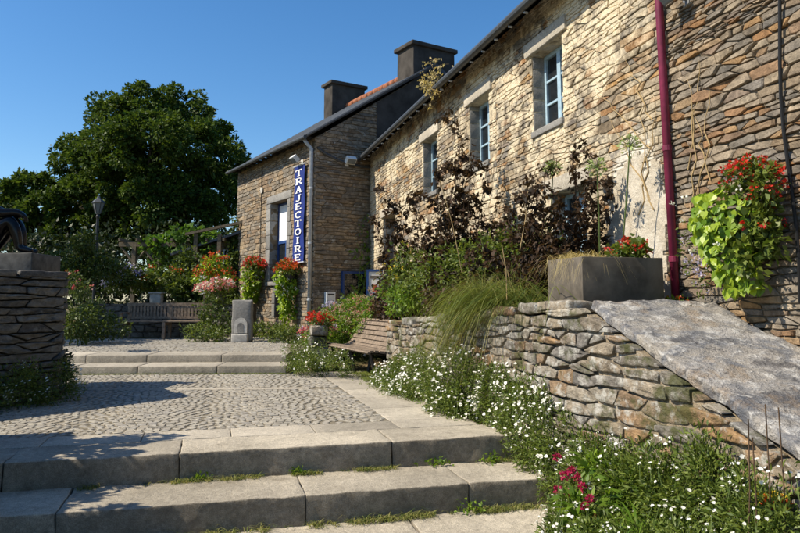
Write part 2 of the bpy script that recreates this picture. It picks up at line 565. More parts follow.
def wall_shell(u0, u1, v0, v1, fn, holes, thick, name, mat, parent):
    """wall with real openings; fn(u, v, depth) with depth < 0 into the wall"""
    us = sorted({u0, u1, *[h[0] for h in holes], *[h[1] for h in holes]})
    vs = sorted({v0, v1, *[h[2] for h in holes], *[h[3] for h in holes]})
    def solid(i, j):
        if i < 0 or j < 0 or i >= len(us) - 1 or j >= len(vs) - 1: return False
        uc, vc = (us[i] + us[i + 1]) / 2, (vs[j] + vs[j + 1]) / 2
        return not any(h[0] < uc < h[1] and h[2] < vc < h[3] for h in holes)
    b = MB()
    for i in range(len(us) - 1):
        for j in range(len(vs) - 1):
            if not solid(i, j): continue
            a, c, d, e = us[i], us[i + 1], vs[j], vs[j + 1]
            q = [fn(a, d, 0), fn(c, d, 0), fn(c, e, 0), fn(a, e, 0), fn(a, d, -thick), fn(c, d, -thick), fn(c, e, -thick), fn(a, e, -thick)]
            Fc = [(0, 1, 2, 3), (7, 6, 5, 4)]
            if not solid(i - 1, j): Fc.append((0, 3, 7, 4))
            if not solid(i + 1, j): Fc.append((1, 5, 6, 2))
            if not solid(i, j - 1): Fc.append((0, 4, 5, 1))
            if not solid(i, j + 1): Fc.append((3, 2, 6, 7))
            b.add(q, Fc)
    return b.build(name, mat, parent)

def rough_block(c, d, mat, parent, name='slab', ax=None, bev=.015, cell=.12, amp=.006, tint=None, origin=None, seed=0, edge=0.0):
    """hewn stone block"""
    bm = bmesh.new()
    bmesh.ops.create_cube(bm, size=1)
    for v in bm.verts: v.co = Vector((v.co.x * d[0], v.co.y * d[1], v.co.z * d[2]))
    for k in range(3):
        n = int(min(45, max(1, round(d[k] / cell))))
        if n < 2: continue
        es = [e for e in bm.edges if abs((e.verts[0].co - e.verts[1].co)[k]) > 1e-5]
        bmesh.ops.subdivide_edges(bm, edges=es, cuts=n - 1, use_grid_fill=True)
    sharp = [e for e in bm.edges if len(e.link_faces) == 2 and e.calc_face_angle(0) > .5]
    if bev: bmesh.ops.bevel(bm, geom=sharp, offset=bev, segments=2, affect='EDGES', profile=.6)
    A = np.eye(3) if ax is None else np.asarray(ax, float)
    V = []
    for v in bm.verts:
        o = Vector((c[0], c[1], c[2])) * 1.7 + v.co
        nv = mnoise.noise_vector(o * 5 + Vector((seed, 0, 0))) * amp + mnoise.noise_vector(o * 17) * amp * .5
        if edge:
            e1 = mnoise.noise_vector(Vector((v.co.x * 1.8 + seed, v.co.y * 1.8, 3)))
            nv += Vector((e1.x * edge, e1.y * edge, 0))
        q = v.co + nv
        V.append(np.asarray(c, float) + A[0] * q.x + A[1] * q.y + A[2] * q.z)
    bm.verts.index_update()
    Fc = [[v.index for v in f.verts] for f in bm.faces]
    bm.free()
    t = random.random() if tint is None else tint
    return link_np(name, V, Fc, mat, parent, [t] * len(Fc), True, origin)

# ------------------------------------------------------------------ foliage
def unit(a): return a / (np.linalg.norm(a, axis=-1, keepdims=True) + 1e-9)

def leaf_arrays(P, S, rng, aspect=.55, out=None, up=.4, droop=.2, spread=.7):
    n = len(P)
    S = np.broadcast_to(np.asarray(S, float).reshape(-1, 1), (n, 1)) * rng.uniform(.65, 1.3, (n, 1))
    d = unit(rng.normal(size=(n, 3)))
    if out is not None: d = unit(out + d * spread)
    d = unit(d - np.array([0, 0, droop]))
    nr = unit(rng.normal(size=(n, 3)) * .8 + np.array([0, 0, up]) + (out * .5 if out is not None else 0))
    s = unit(np.cross(d, nr)); nr = np.cross(s, d)
    V = np.empty((n, 4, 3))
    V[:, 0] = P
    V[:, 1] = P + d * S * .45 + s * S * aspect / 2 + nr * S * .10
    V[:, 2] = P + d * S - nr * S * .06
    V[:, 3] = P + d * S * .45 - s * S * aspect / 2 + nr * S * .10
    return V.reshape(-1, 3), np.arange(4 * n).reshape(n, 4), rng.random(n)

def lobe_points(lobes, n, rng, sub=16, subr=.42, fill=.25):
    """points over lumpy lobes [(centre, (rx, ry, rz))]; returns P, outward direction"""
    vol = np.array([l[1][0] * l[1][1] + l[1][1] * l[1][2] + l[1][0] * l[1][2] for l in lobes]); vol /= vol.sum()
    Ps, Os = [], []
    for (c, r), w in zip(lobes, vol):
        m = max(8, int(n * w)); r = np.asarray(r, float)
        sc = unit(rng.normal(size=(sub, 3))) * rng.uniform(.5, .95, (sub, 1))
        sr = subr * rng.uniform(.6, 1.25, sub)
        k = rng.integers(0, sub, m)
        o = unit(rng.normal(size=(m, 3)))
        rad = np.where(rng.random(m) < fill, rng.random(m), rng.uniform(.8, 1.08, m))
        rad = np.where(rng.random(m) < .10, rng.uniform(1.0, 1.45, m), rad)
        p = sc[k] + o * (sr[k] * rad)[:, None]
        Ps.append(np.asarray(c) + p * r); Os.append(unit(o + unit(p) * .7))
    return np.concatenate(Ps), np.concatenate(Os)

def foliage(name, lobes, n, size, mat, parent, rng, aspect=.55, sub=16, subr=.42, fill=.25, up=.4, droop=.2, zmin=None, kind=None):
    P, O = lobe_points(lobes, n, rng, sub, subr, fill)
    if zmin is not None:
        k = P[:, 2] > zmin; P, O = P[k], O[k]
    V, Fc, t = leaf_arrays(P, size, rng, aspect, O, up, droop)
    o = link_np(name, V, Fc, mat, parent, t)
    if kind: o['kind'] = kind
    return o

def discs(name, P, r, mat, parent, rng, face=None, n=6, cup=.25):
    m = len(P)
    nr = unit(rng.normal(size=(m, 3)) * .35 + (np.array([-.35, -.25, .9]) if face is None else face))
    a = unit(np.cross(nr, rng.normal(size=(m, 3)))); b = np.cross(nr, a)
    R = r * rng.uniform(.5, 1.3, (m, 1))
    V = np.empty((m, n + 1, 3)); V[:, 0] = P
    for k in range(n):
        q = 2 * math.pi * k / n
        V[:, k + 1] = P + R * (a * math.cos(q) + b * math.sin(q)) * (1.0 if k % 2 == 0 else .8) + nr * R * cup
    base = (np.arange(m) * (n + 1))[:, None, None]
    tri = np.array([[0, k + 1, (k + 1) % n + 1] for k in range(n)])[None]
    Fc = (base + tri).reshape(-1, 3)
    o = link_np(name, V.reshape(-1, 3), Fc, mat, parent, np.repeat(rng.random(m), n))
    o['kind'] = 'stuff'
    return o

def tops(lobes, n, rng, zup=-.2, rad=(.95, 1.15)):
    """points on the outer skin of lobes, not below"""
    vol = np.array([l[1][0] * l[1][1] for l in lobes]); vol = vol / vol.sum()
    out = []
    for (c, r), w in zip(lobes, vol):
        m = max(1, int(round(n * w)))
        o = unit(rng.normal(size=(m * 4, 3)))
        o = o[o[:, 2] > zup][:m]
        out.append(np.asarray(c) + o * np.asarray(r) * rng.uniform(*rad, (len(o), 1)))
    return np.concatenate(out)

def clusters(name, C, r, m, size, mat, parent, rng, aspect=.8):
    """flower heads: m petals about each centre"""
    P = np.repeat(C, m, axis=0); o = unit(rng.normal(size=P.shape) + np.array([-.3, -.2, .5]))
    V, Fc, t = leaf_arrays(P + o * r * rng.uniform(.3, 1, (len(P), 1)), size, rng, aspect, o, .3, 0)
    ob = link_np(name, V, Fc, mat, parent, t); ob['kind'] = 'stuff'
    return ob

def blades(name, bases, dirs, L, mat, parent, rng, width=.008, arch=1.0, seg=5, up=1.0):
    """arching grass blades"""
    n = len(bases)
    L = np.broadcast_to(np.asarray(L, float), (n,)) * rng.uniform(.6, 1.2, n)
    h = unit(dirs); s = unit(np.cross(h, np.array([0, 0, 1.0])))
    lift = rng.uniform(.55, 1.1, n) * up; reach = rng.uniform(.35, 1.0, n)
    V = np.empty((n, seg + 1, 2, 3))
    for k in range(seg + 1):
        f = k / seg
        c = bases + h * (L * reach * f ** 1.15)[:, None]
        c[:, 2] += L * (lift * f - arch * (lift + .35) * f ** 2.2)
        w = width * (1 - f * .9)
        V[:, k, 0] = c - s * w; V[:, k, 1] = c + s * w
    idx = np.arange(n * (seg + 1) * 2).reshape(n, seg + 1, 2)
    Fc = np.stack([idx[:, :-1, 0], idx[:, :-1, 1], idx[:, 1:, 1], idx[:, 1:, 0]], -1).reshape(-1, 4)
    return link_np(name, V.reshape(-1, 3), Fc, mat, parent, np.repeat(rng.random(n), seg))

def stems(name, base, tips, r, mat, parent, rng, bow=.15):
    b = MB()
    for p in tips:
        p = np.asarray(p); a = np.asarray(base) + rng.normal(0, .04, 3) * np.array([1, 1, 0])
        mid = (a + p) / 2 + rng.normal(0, bow, 3) * np.array([1, 1, .3])
        b.tube([a, mid, p], [r, r * .8, r * .4], 5)
    return b.build(name, mat, parent)

def tree(name, label, lobes, n, size, mat, base, r0, rng, sub=22, group=None, cat='tree', crown='crown', aspect=.6, up=.5, fill=.2, droop=.2):
    t = thing(name, base, label, cat, group)
    b = MB(); base = np.asarray(base, float)
    top = np.mean([l[0] for l in lobes], axis=0)
    fork = base + (top - base) * .4
    b.tube([base, base + (fork - base) * .5 + [r0 * .3, 0, 0], fork], [r0 * 1.25, r0 * .9, r0 * .75], 10)
    for c, r in lobes:
        c = np.asarray(c); m1 = fork + (c - fork) * .5 + rng.normal(0, .06, 3) * np.linalg.norm(c - fork)
        b.tube([fork, m1, c], [r0 * .5, r0 * .3, r0 * .1], 6)
    b.build('trunk', 'bark', t)
    foliage(crown, lobes, n, size, mat, t, rng, aspect, sub, .22, fill, up, droop)
    return t

# ================================================================== SETTING
def ground():
    def gz(x, y):
        z = np.interp(y, [6.0, 6.4, 12.5, 13.6, 17, 30, 60], [-.69, -.05, -.05, .20, .22, .5, .6])
        return z
    xs = np.concatenate([[-400, -120, -40, -20], np.linspace(-12, 12, 25), [20, 40, 120, 400]])
    ys = np.concatenate([[-400, -100, -20, -5], np.linspace(0, 24, 49), [30, 40, 60, 120, 500]])
    V = [(x, y, gz(x, y)) for y in ys for x in xs]
    nx = len(xs)
    Fc = np.array([(j * nx + i, j * nx + i + 1, (j + 1) * nx + i + 1, (j + 1) * nx + i) for j in range(len(ys) - 1) for i in range(nx - 1)])
    tag(link_np('ground', V, Fc, 'ground', origin=(0, 0, 0)), 'bare earth and worn grass around the steps and houses', 'ground', kind='structure')
ground()

Z2 = .26
E2 = np.array([.976, -.2195, 0]); N2 = np.array([.2195, .976, 0])      # upper steps run a little askew
S_A = np.array([1.26, 11.80, 0]); S_B = np.array([1.34, 12.5, 0])

def path():
    p = thing('path', (0, 8, 0), 'cobbled landing of small stone setts between the flights of steps', 'path', kind='structure')
    b = MB()
    b.prism([(-4.2, 6.4, -.3), (2.62, 6.4, -.3), (2.62, 11.9, -.3), (-2.3, 12.55, -.3), (-4.2, 10.2, -.3)], (0, 0, .293))
    b.build('joint_bed', 'sett_joint', p)
    rng = np.random.default_rng(3)
    quads = []
    def in_area(x, y):
        if x < -4.1 or x > 1.78: return False
        if y < 6.98: return False
        q = np.array([x, y, 0]) - S_A
        if q @ N2 > -.02: return False
        s = q @ N2 + 1.93          # pale strip across
        if abs(s) < .1: return False
        return True
    pitch, w, span = .080, .086, 1.25
    for i in range(-8, 84):
        x = -4.1
        while x < 1.8:
            ww = w * rng.uniform(.8, 1.25)
            t = ((x + 40) / span) % 1.0 * 2 - 1
            yy = 6.7 + i * pitch + .30 * (1 - t * t)
            sl = -.30 * 2 * t / (span / 2)
            a = math.atan(sl)
            xc = x + ww / 2
            if in_area(xc, yy): quads.append((xc, yy, ww * math.cos(a) * 1.0, pitch, a))
            x += ww
    rec = []
    for (x, y, ww, hh, a) in quads:
        ca, sa = math.cos(a), math.sin(a)
        def pt(u, v, z): return (x + u * ca - v * sa, y + u * sa + v * ca, z)
        hu, hv = ww / 2 - .006, hh / 2 - .006
        z = rng.normal(.0, .0014)
        cr = [(sx * hu + rng.normal(0, .005), sy * hv + rng.normal(0, .005)) for sx, sy in ((-1, -1), (1, -1), (1, 1), (-1, 1))]
        V = [pt(u, v, -.03) for u, v in cr] + [pt(u, v, z - .0022) for u, v in cr] + [pt(u * .86, v * .84, z + rng.normal(0, .0008)) for u, v in cr]
        Fc = [(k, (k + 1) % 4, 4 + (k + 1) % 4, 4 + k) for k in range(4)] + [(4 + k, 4 + (k + 1) % 4, 8 + (k + 1) % 4, 8 + k) for k in range(4)] + [(8, 9, 10, 11)]
        vis = -1.9 < x
        rec.append(((ww * hh) / (x * x + y * y) ** 1.5 * (1 if vis else .01), V, Fc, rng.random()))
    rec.sort(key=lambda r: -r[0])
    rest = MB()
    for i, (_, V, Fc, t) in enumerate(rec):
        if i < 300: MB().add(V, Fc, t).build('sett', 'sett', p)
        else: rest.add(V, Fc, t)
    tag(rest.build('far_setts', 'sett', p), kind='stuff')
    # paving strip behind the nosing, border flags on the right, strip across
    xs = [-4.1, -3.1, -2.3, -1.35, -.55, .22, .98, 1.8, 2.6]
    for a, b_ in zip(xs[:-1], xs[1:]):
        rough_block(((a + b_) / 2, 6.745, -.05), (b_ - a - .010, .42, .104), 'granite_kerb', p, 'paving_slab', bev=.006, amp=.003)
    ys = [6.98, 7.8, 8.7, 9.5, 10.35, 11.2, 11.85]
    for a, b_ in zip(ys[:-1], ys[1:]):
        rough_block((2.2, (a + b_) / 2, -.052), (.80, b_ - a - .012, .102), 'granite_kerb', p, 'paving_slab', bev=.006, amp=.003)
    c0 = S_A - N2 * 1.93
    for k in range(6):
        c = c0 + E2 * (-.35 - k * .92 + .45)
        c[2] = -.048
        rough_block(c, (.91, .17, .10), 'granite_kerb', p, 'paving_slab', ax=[E2, N2, [0, 0, 1]], bev=.006, amp=.002)
path()

def steps():
    s = thing('steps', (0, 5.5, -.43), 'broad weathered granite steps leading up to the cobbled landing', 'steps', kind='structure')
    b = MB(); b.bbox((-4.3, 4.75, -.7), (2.6, 5.4, -.62)); b.bbox((-4.3, 5.4, -.7), (2.6, 6.02, -.40)); b.bbox((-4.3, 6.02, -.7), (2.6, 6.5, -.2)); b.build('core', 'sett_joint', s)
    for joints, y0, y1, z in (([-4.2, -2.7, -1.47, -.2, 1.56, 2.80], 5.96, 6.525, 0.0),
                              ([-4.2, -2.3, -.97, .73, 2.02, 2.86], 5.31, 5.99, -.215),
                              ([-4.2, -1.9, -.2, 1.5, 2.9], 4.66, 5.34, -.43)):
        for k, (a, c) in enumerate(zip(joints[:-1], joints[1:])):
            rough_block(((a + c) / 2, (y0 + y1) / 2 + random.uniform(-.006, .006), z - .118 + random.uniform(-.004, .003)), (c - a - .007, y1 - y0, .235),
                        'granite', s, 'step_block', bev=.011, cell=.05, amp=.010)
    b = MB(); b.bbox((-5, -3, -.85), (3.0, 4.7, -.645)); tag(b.build('landing', 'granite_kerb'), 'plain lower landing at the foot of the broad steps', 'landing', kind='structure')
    u = thing('steps', (0, 12, 0), 'two low wide stone steps up to the terrace with the wooden bench', 'steps', kind='structure')
    for org, z in ((S_A, .13), (S_B, Z2)):
        for k, w in enumerate((1.15, 1.3, 1.05, 1.2)):
            off = sum((1.15, 1.3, 1.05, 1.2)[:k]) + w / 2
            c = org - E2 * off + N2 * .40; c[2] = z - .10
            rough_block(c, (w - .012, .80, .20), 'granite_kerb', u, 'step_block', ax=[E2, N2, [0, 0, 1]], bev=.012, amp=.004)
steps()

def terrace():
    p = thing('terrace', (0, 15, Z2), 'upper cobbled terrace in front of the gallery house', 'terrace', kind='structure')
    b = MB()
    q0 = S_B + N2 * .75; q1 = q0 - E2 * 4.9
    out = [(q0[0] + .9, q0[1] - .2, 0), (2.2, 17.3, 0), (.8, 21, 0), (-5, 21, 0), (q1[0], q1[1], 0)]
    b.prism([(x, y, -.1) for x, y, _ in out], (0, 0, Z2 - .012 + .1)); b.build('joint_bed', 'sett_joint', p)
    rng = np.random.default_rng(4); m = MB()
    for i in range(70):
        x = -3.6
        while x < 1.9:
            ww = .13 * rng.uniform(.8, 1.25)
            t = ((x + 40) / 1.25) % 1.0 * 2 - 1
            y = 13.1 + i * .115 + .25 * (1 - t * t)
            if (np.array([x, y, 0]) - S_B) @ N2 > .83 and y < 19 and x < 1.3 + .1 * (y - 13):
                h = .05; z = Z2 + rng.normal(0, .003)
                V = [(x + .005, y - h, z - .02), (x + ww - .005, y - h, z - .02), (x + ww - .005, y + h, z - .02), (x + .005, y + h, z - .02),
                     (x + .018, y - h * .7, z), (x + ww - .018, y - h * .7, z), (x + ww - .018, y + h * .7, z), (x + .018, y + h * .7, z)]
                m.add(V, [(0, 1, 5, 4), (1, 2, 6, 5), (2, 3, 7, 6), (3, 0, 4, 7), (4, 5, 6, 7)], rng.random())
            x += ww
    tag(m.build('setts', 'sett', p), kind='stuff')
terrace()

# ------------------------------------------------------------------ main house
XW = 4.0
def house_window(root, fn, h, name='window', bars=2, inset=.17, frame='blue_frame'):
    """two casements with glazing bars set back in an opening"""
    u0, u1, v0, v1 = h
    w = thing(name, (0, 0, 0), None, None); w.parent = root
    w.location = Vector(fn((u0 + u1) / 2, v0, -inset)) - wloc(root)
    def bar(a, b, c, d, dep, thick, nm, mat, par):
        m = MB(); q = [fn(a, c, dep), fn(b, c, dep), fn(b, d, dep), fn(a, d, dep)]
        e = np.asarray(fn(a, c, dep - thick)) - np.asarray(q[0])
        return m.prism(q, e).build(nm, mat, par)
    f = .055; mid = (u0 + u1) / 2
    fr = MB()
    def addbar(a, b, c, d, dep, thick):
        q = [fn(a, c, dep), fn(b, c, dep), fn(b, d, dep), fn(a, d, dep)]
        fr.prism(q, np.asarray(fn(a, c, dep - thick)) - np.asarray(q[0]))
    addbar(u0 + .004, u0 + f, v0 + .004, v1 - .004, -inset, .06); addbar(u1 - f, u1 - .004, v0 + .004, v1 - .004, -inset, .06)
    addbar(u0 + f, u1 - f, v0 + .004, v0 + f, -inset + .002, .06); addbar(u0 + f, u1 - f, v1 - f, v1 - .004, -inset + .002, .06)
    addbar(mid - .045, mid + .045, v0 + f, v1 - f, -inset + .004, .06)
    fr.build('frame', frame, w)
    for (a, b) in ((u0 + f, mid - .045), (mid + .045, u1 - f)):
        for k in range(bars + 1):
            c = v0 + f + (v1 - v0 - 2 * f) * k / (bars + 1); d = v0 + f + (v1 - v0 - 2 * f) * (k + 1) / (bars + 1)
            bar(a, b, c + .012, d - .012, -inset - .03, .006, 'pane', 'glass_dark', w)
            if k: bar(a, b, c - .014, c + .014, -inset - .004, .045, 'glazing_bar', frame, w)
    return w

def main_house():
    fn = lambda u, v, d: np.array([XW - d, u, v])
    r = thing('stone_house', (XW + .2, 10, 0), 'long buff stone house with small blue windows under a slate eave', 'house')
    holes = [(7.2, 8.0, 3.39, 4.42), (9.47, 10.29, 3.33, 4.38), (11.96, 12.86, 3.26, 4.34), (6.75, 7.55, 1.45, 2.5), (15.0, 16.15, .4, 3.2)]
    wall = wall_shell(2.0, 17.62, -.6, 5.06, fn, holes, .5, 'wall', 'main_mortar', r)
    rng = np.random.default_rng(21)
    big = [(h[0] - .003, h[1] + .003, h[2] - .09, h[3] + .19) for h in holes]
    bare = rubble(3.2, 5.26, .55, 5.05, .155, .047, .010, rng, vary=.6, jit=.16, drop=.10)
    washed = rubble(5.36, 9.2, .55, 5.05, .19, .051, .008, rng, holes=big, vary=.55, jit=.16) + rubble(9.2, 17.6, .7, 5.05, .25, .068, .010, rng, holes=big, vary=.55, jit=.14)
    lay_stones(bare, fn, .024, 'bare_stone', wall, rng, keep=150)
    lay_stones(washed, fn, .015, 'main_stone', wall, rng, keep=150)
    # dressed lintels and sills
    for i, h in enumerate(holes):
        c = fn((h[0] + h[1]) / 2, h[3] + .095, -.12)
        rough_block(c, (.34, h[1] - h[0] + .30, .185), 'granite_kerb', r, 'lintel', bev=.012, amp=.008, tint=.9 if i else .75)
        if h[2] > 1:
            c = fn((h[0] + h[1]) / 2, h[2] - .045, -.13)
            rough_block(c, (.34, h[1] - h[0] + .02, .085), 'granite_grey', r, 'sill', bev=.01, amp=.004, tint=.5)
        # squared jamb stones
        for u in (h[0] - .0, h[1] + .0):
            v = h[2]
            while v < h[3] - .05:
                hh = min(random.uniform(.16, .3), h[3] - v)
                sgn = -1 if u == h[0] else 1
                rough_block(fn(u + sgn * .045, v + hh / 2, -.145), (.28, .10, hh - .012), 'granite_grey', r, 'jamb_stone', bev=.01, amp=.006)
                v += hh
    for h in holes[:4]: house_window(r, fn, h)
    # dark plank door with glazed top at the far end
    h = holes[4]
    d = thing('door', Vector(fn((h[0] + h[1]) / 2, h[2], -.25)) - wloc(r), None, None); d.parent = r
    for k in range(5):
        a = h[0] + .01 + k * (h[1] - h[0] - .02) / 5; b_ = h[0] + .01 + (k + 1) * (h[1] - h[0] - .02) / 5
        m = MB(); m.bbox(fn(a + .004, h[2] + .02, -.25), fn(b_ - .004, h[3] - .02, -.30)); m.build('plank', 'bench_wood_dark', d)
    m = MB(); m.lathe(fn(h[0] + .12, 1.5, -.22), [(.02, 0), (.03, .02), (.02, .05)], 8); m.build('handle', 'black_metal', d)
    # roof: eave with slates, boards, gutter and its brackets
    sl = .80
    roof = MB()
    def rp(x): return 4.93 + (x - 3.68) * sl
    prof = [(3.68, rp(3.68) - .05), (3.68, rp(3.68))]
    x = 3.68
    while x < 8.2:
        x2 = min(x + .2, 8.2); prof += [(x2, rp(x2) + .0), (x2, rp(x2) + .014)]; x = x2
    prof += [(8.35, rp(8.2) - .12), (8.2, rp(8.2) - .2)]
    roof.prism([(a, 1.6, b) for a, b in prof], (0, 16.1, 0)); ro = roof.build('roof', 'slate', r)
    b = MB(); b.prism([(8.21, 1.6, rp(8.2)), (8.4, 1.6, rp(8.2)), (13, 1.6, 4.9), (12.8, 1.6, 4.7)], (0, 16.1, 0)); b.build('rear_slope', 'slate', ro)
    b = MB(); b.bbox((12.2, 2.0, -.6), (12.6, 17.6, 5.3)); b.build('rear_wall', 'gallery_mortar', r)
    for y in (2.0, 17.2):
        b = MB(); b.prism([(XW + .505, y, -.6), (12.19, y, -.6), (12.19, y, 5.1), (8.25, y, rp(8.0) - .15), (XW + .505, y, 5.15)], (0, .4, 0)); b.build('gable_wall', 'gallery_mortar', r)
    b = MB(); b.tube([(3.66, 1.6, 4.86), (3.66, 17.65, 4.90)], .055, 10); g = b.build('gutter', 'zinc_dark', ro)
    for k in range(34):
        y = 1.9 + k * .47
        MB().box((3.70, y, 4.80), (.05, .022, .02)).build('bracket', 'zinc', ro)
    MB().prism([(3.70, 1.7, rp(3.70) - .052), (4.02, 1.7, rp(4.02) - .052), (4.02, 1.7, rp(4.02) - .075), (3.70, 1.7, rp(3.7) - .075)], (0, 15.9, 0)).build('soffit', 'soffit_wood', ro)
    # remains of white plaster, a skin over the stones
    ny, nz = 26, 46; cells = set()
    gy = np.linspace(5.28, 6.40, ny + 1); gz_ = np.linspace(.95, 2.78, nz + 1)
    for i in range(ny):
        for j in range(nz):
            y, z = (gy[i] + gy[i + 1]) / 2, (gz_[j] + gz_[j + 1]) / 2
            e = ((y - 5.80) / .50) ** 4 + ((z - 1.75) / .90) ** 4 + .75 * mnoise.noise(Vector((y * 4, z * 4, 2))) + .45 * mnoise.noise(Vector((y * 13, z * 13, 5)))
            if e < .72: cells.add((i, j))
    def pv(i, j, d): 
        y, z = gy[i] + .012 * mnoise.noise(Vector((i * 1.7, j * 1.3, 9))), gz_[j] + .012 * mnoise.noise(Vector((i * 1.3, j * 1.9, 4)))
        return (XW - (d + .004 * mnoise.noise(Vector((y * 9, z * 9, 0))) if d else 0.0), y, z)
    pm = MB()
    for (i, j) in cells:
        q = [(i, j), (i + 1, j), (i + 1, j + 1), (i, j + 1)]
        pm.add([pv(a, b, .029) for a, b in q], [(0, 1, 2, 3)])
        for (di, dj), (a, b) in (((0, -1), (0, 1)), ((1, 0), (1, 2)), ((0, 1), (2, 3)), ((-1, 0), (3, 0))):
            if (i + di, j + dj) not in cells:
                pm.add([pv(*q[a], .029), pv(*q[b], .029), pv(*q[b], 0), pv(*q[a], 0)], [(0, 1, 2, 3)])
    pm.build('plaster_patch', 'old_plaster', wall)
    # magenta downpipe
    b = MB(); b.tube([(3.70, 5.24, 4.86), (3.72, 5.24, 4.72), (3.90, 5.25, 4.45), (3.93, 5.25, 4.2), (3.93, 5.20, .4)], .036, 14)
    dp = b.build('downpipe', 'magenta_paint', r, True)
    for z, y in ((4.0, 5.247), (2.55, 5.228), (1.55, 5.215)):
        MB().lathe((3.93, y, z), [(.037, 0), (.042, .005), (.042, .05), (.037, .055)], 14).build('collar', 'magenta_paint', dp)
    return r
main_house()

# ------------------------------------------------------------------ gallery house
GC = np.array([2.4526, 17.1555, 0.0])
GF = np.array([-.2919, .9564, 0]); GG = np.array([.9564, .2919, 0]); GO = -GG; GN = -GF
def gallery():
    ff = lambda u, v, d: GC + GF * u + GO * d + np.array([0, 0, v])
    fg = lambda g, v, d: GC + GG * g + GN * d + np.array([0, 0, v])
    W, Dp = 5.85, 7.4
    r = thing('gallery_house', GC + GF * 2.5 + np.array([0, 0, .3]), 'tall stone gallery house with slate roof, two dark chimneys and long white blind', 'house')
    H = (1.68, 2.92, 1.73, 3.98); B = (1.92, 2.45, .75, 1.41)
    wall = wall_shell(0, W, .05, 5.36, ff, [H, B], .45, 'wall', 'gallery_mortar', r)
    rng = np.random.default_rng(31)
    holes = [(H[0] - .02, H[1] + .02, H[2] - .12, H[3] + .22), (B[0] - .02, B[1] + .02, B[2] - .08, B[3] + .16)]
    lay_stones(rubble(-.02, W, .3, 5.34, .27, .072, .012, rng, holes=holes), ff, .018, 'gallery_stone', wall, rng)
    gb = MB()
    gb.prism([fg(.451, .05, -.002), fg(Dp, .05, -.002), fg(Dp, 5.3, -.002), fg(3.7, 7.86, -.002), fg(.451, 5.62, -.002)], GF * .45)
    gable = gb.build('gable', 'gallery_mortar', r)
    MB().prism([fg(0, 5.36, -.002), fg(.451, 5.36, -.002), fg(.451, 5.62, -.002), fg(0, 5.36, -.002) + np.array([0, 0, .002])], GF * .45).build('gable_corner', 'gallery_mortar', gable)
    lay_stones(rubble(.0, 2.0, .3, 6.6, .27, .072, .012, rng, planes=[(-.68, 1, 5.34)]), fg, .018, 'gallery_stone', gable, rng)
    MB().prism([fg(1.8, 4.6, .001), fg(5.6, 4.6, .001), fg(5.6, 6.5, .001), fg(3.7, 7.82, .001), fg(1.8, 6.53, .001)], GN * .035).build('cement_render', 'render_dark', gable)
    # curved lead line left from an older roof
    MB().tube([fg(g, 5.25 - .62 * (g / 1.75) ** .6 + .22 * (g / 1.75) ** 3 - .1, .035) for g in np.linspace(.05, 1.75, 12)], .035, 6).build('flashing', 'zinc_dark', gable)
    # other walls
    MB().prism([ff(W + .001, .05, 0), ff(W + .001, .05, -Dp), ff(W + .001, 5.3, -Dp), ff(W + .001, 7.86, -3.7), ff(W + .001, 5.3, 0)], GF * -.44).build('gable', 'gallery_mortar', r)
    # roof
    def rz(g): return 5.56 + .66 * g
    prof = [(-.30, rz(-.30) - .07), (-.30, rz(-.30))]
    g = -.30
    while g < 3.7:
        g2 = min(g + .2, 3.7); prof += [(g2, rz(g2)), (g2, rz(g2) + .014)]; g = g2
    prof += [(7.7, rz(-.3)), (7.7, rz(-.3) - .07), (3.7, rz(3.7) - .12)]
    rb = MB(); rb.prism([GC + GG * a + GF * -.10 + np.array([0, 0, b]) for a, b in prof], GF * (W + .2)); roof = rb.build('roof', 'slate', r)
    MB().tube([GC + GG * -.34 + GF * -.12 + [0, 0, rz(-.3) - .06], GC + GG * -.34 + GF * (W + .15) + [0, 0, rz(-.3) - .04]], .05, 10).build('gutter', 'zinc_dark', roof)
    for k in range(13):
        c = ff(.2 + k * .45, rz(-.12) - .12, .14)
        MB().box(c, (.06, .30, .08), [GF, GO, [0, 0, 1]]).build('rafter_end', 'soffit_wood', roof)
    for k in range(13):
        a = GC + GG * 3.7 + GF * (.95 + k * .34) + np.array([0, 0, rz(3.7) - .01])
        MB().tube([a, a + GF * .36 + [0, 0, .012]], [.135, .125], 10).build('ridge_tile', 'ridge_tile', roof, True)
    # rake edge of the verge
    MB().tube([GC + GG * -.3 + GF * -.13 + [0, 0, rz(-.3) - .03], GC + GG * 3.7 + GF * -.13 + [0, 0, rz(3.7) - .03]], .04, 6).build('verge', 'zinc_dark', roof)
    # chimneys
    def chimney(g0, g1, u0, u1, z0, z1):
        c = GC + GG * (g0 + g1) / 2 + GF * (u0 + u1) / 2
        A = [GG, GF, [0, 0, 1]]
        ch = rough_block((c[0], c[1], (z0 + z1) / 2), (g1 - g0, u1 - u0, z1 - z0), 'render_dark', roof, 'chimney', ax=A, bev=.02, cell=.3, amp=.012)
        rough_block((c[0], c[1], z1 + .05), (g1 - g0 + .16, u1 - u0 + .16, .12), 'render_dark', ch, 'chimney_cap', ax=A, bev=.02, cell=.3, amp=.008)
    chimney(2.98, 4.42, -.04, .82, 6.4, 8.42)
    chimney(3.05, 4.35, 5.2, 5.85, 7.0, 8.72)
    # dressed frame of the tall window
    A = [GF, GO, [0, 0, 1]]
    rough_block(ff((H[0] + H[1]) / 2, H[3] + .11, -.10), (H[1] - H[0] + .55, .27, .21), 'granite_grey', r, 'lintel', ax=A, bev=.012, tint=.8)
    rough_block(ff((H[0] + H[1]) / 2, H[2] - .06, -.08), (H[1] - H[0] + .3, .32, .11), 'granite_grey', r, 'sill', ax=A, bev=.012, tint=.7)
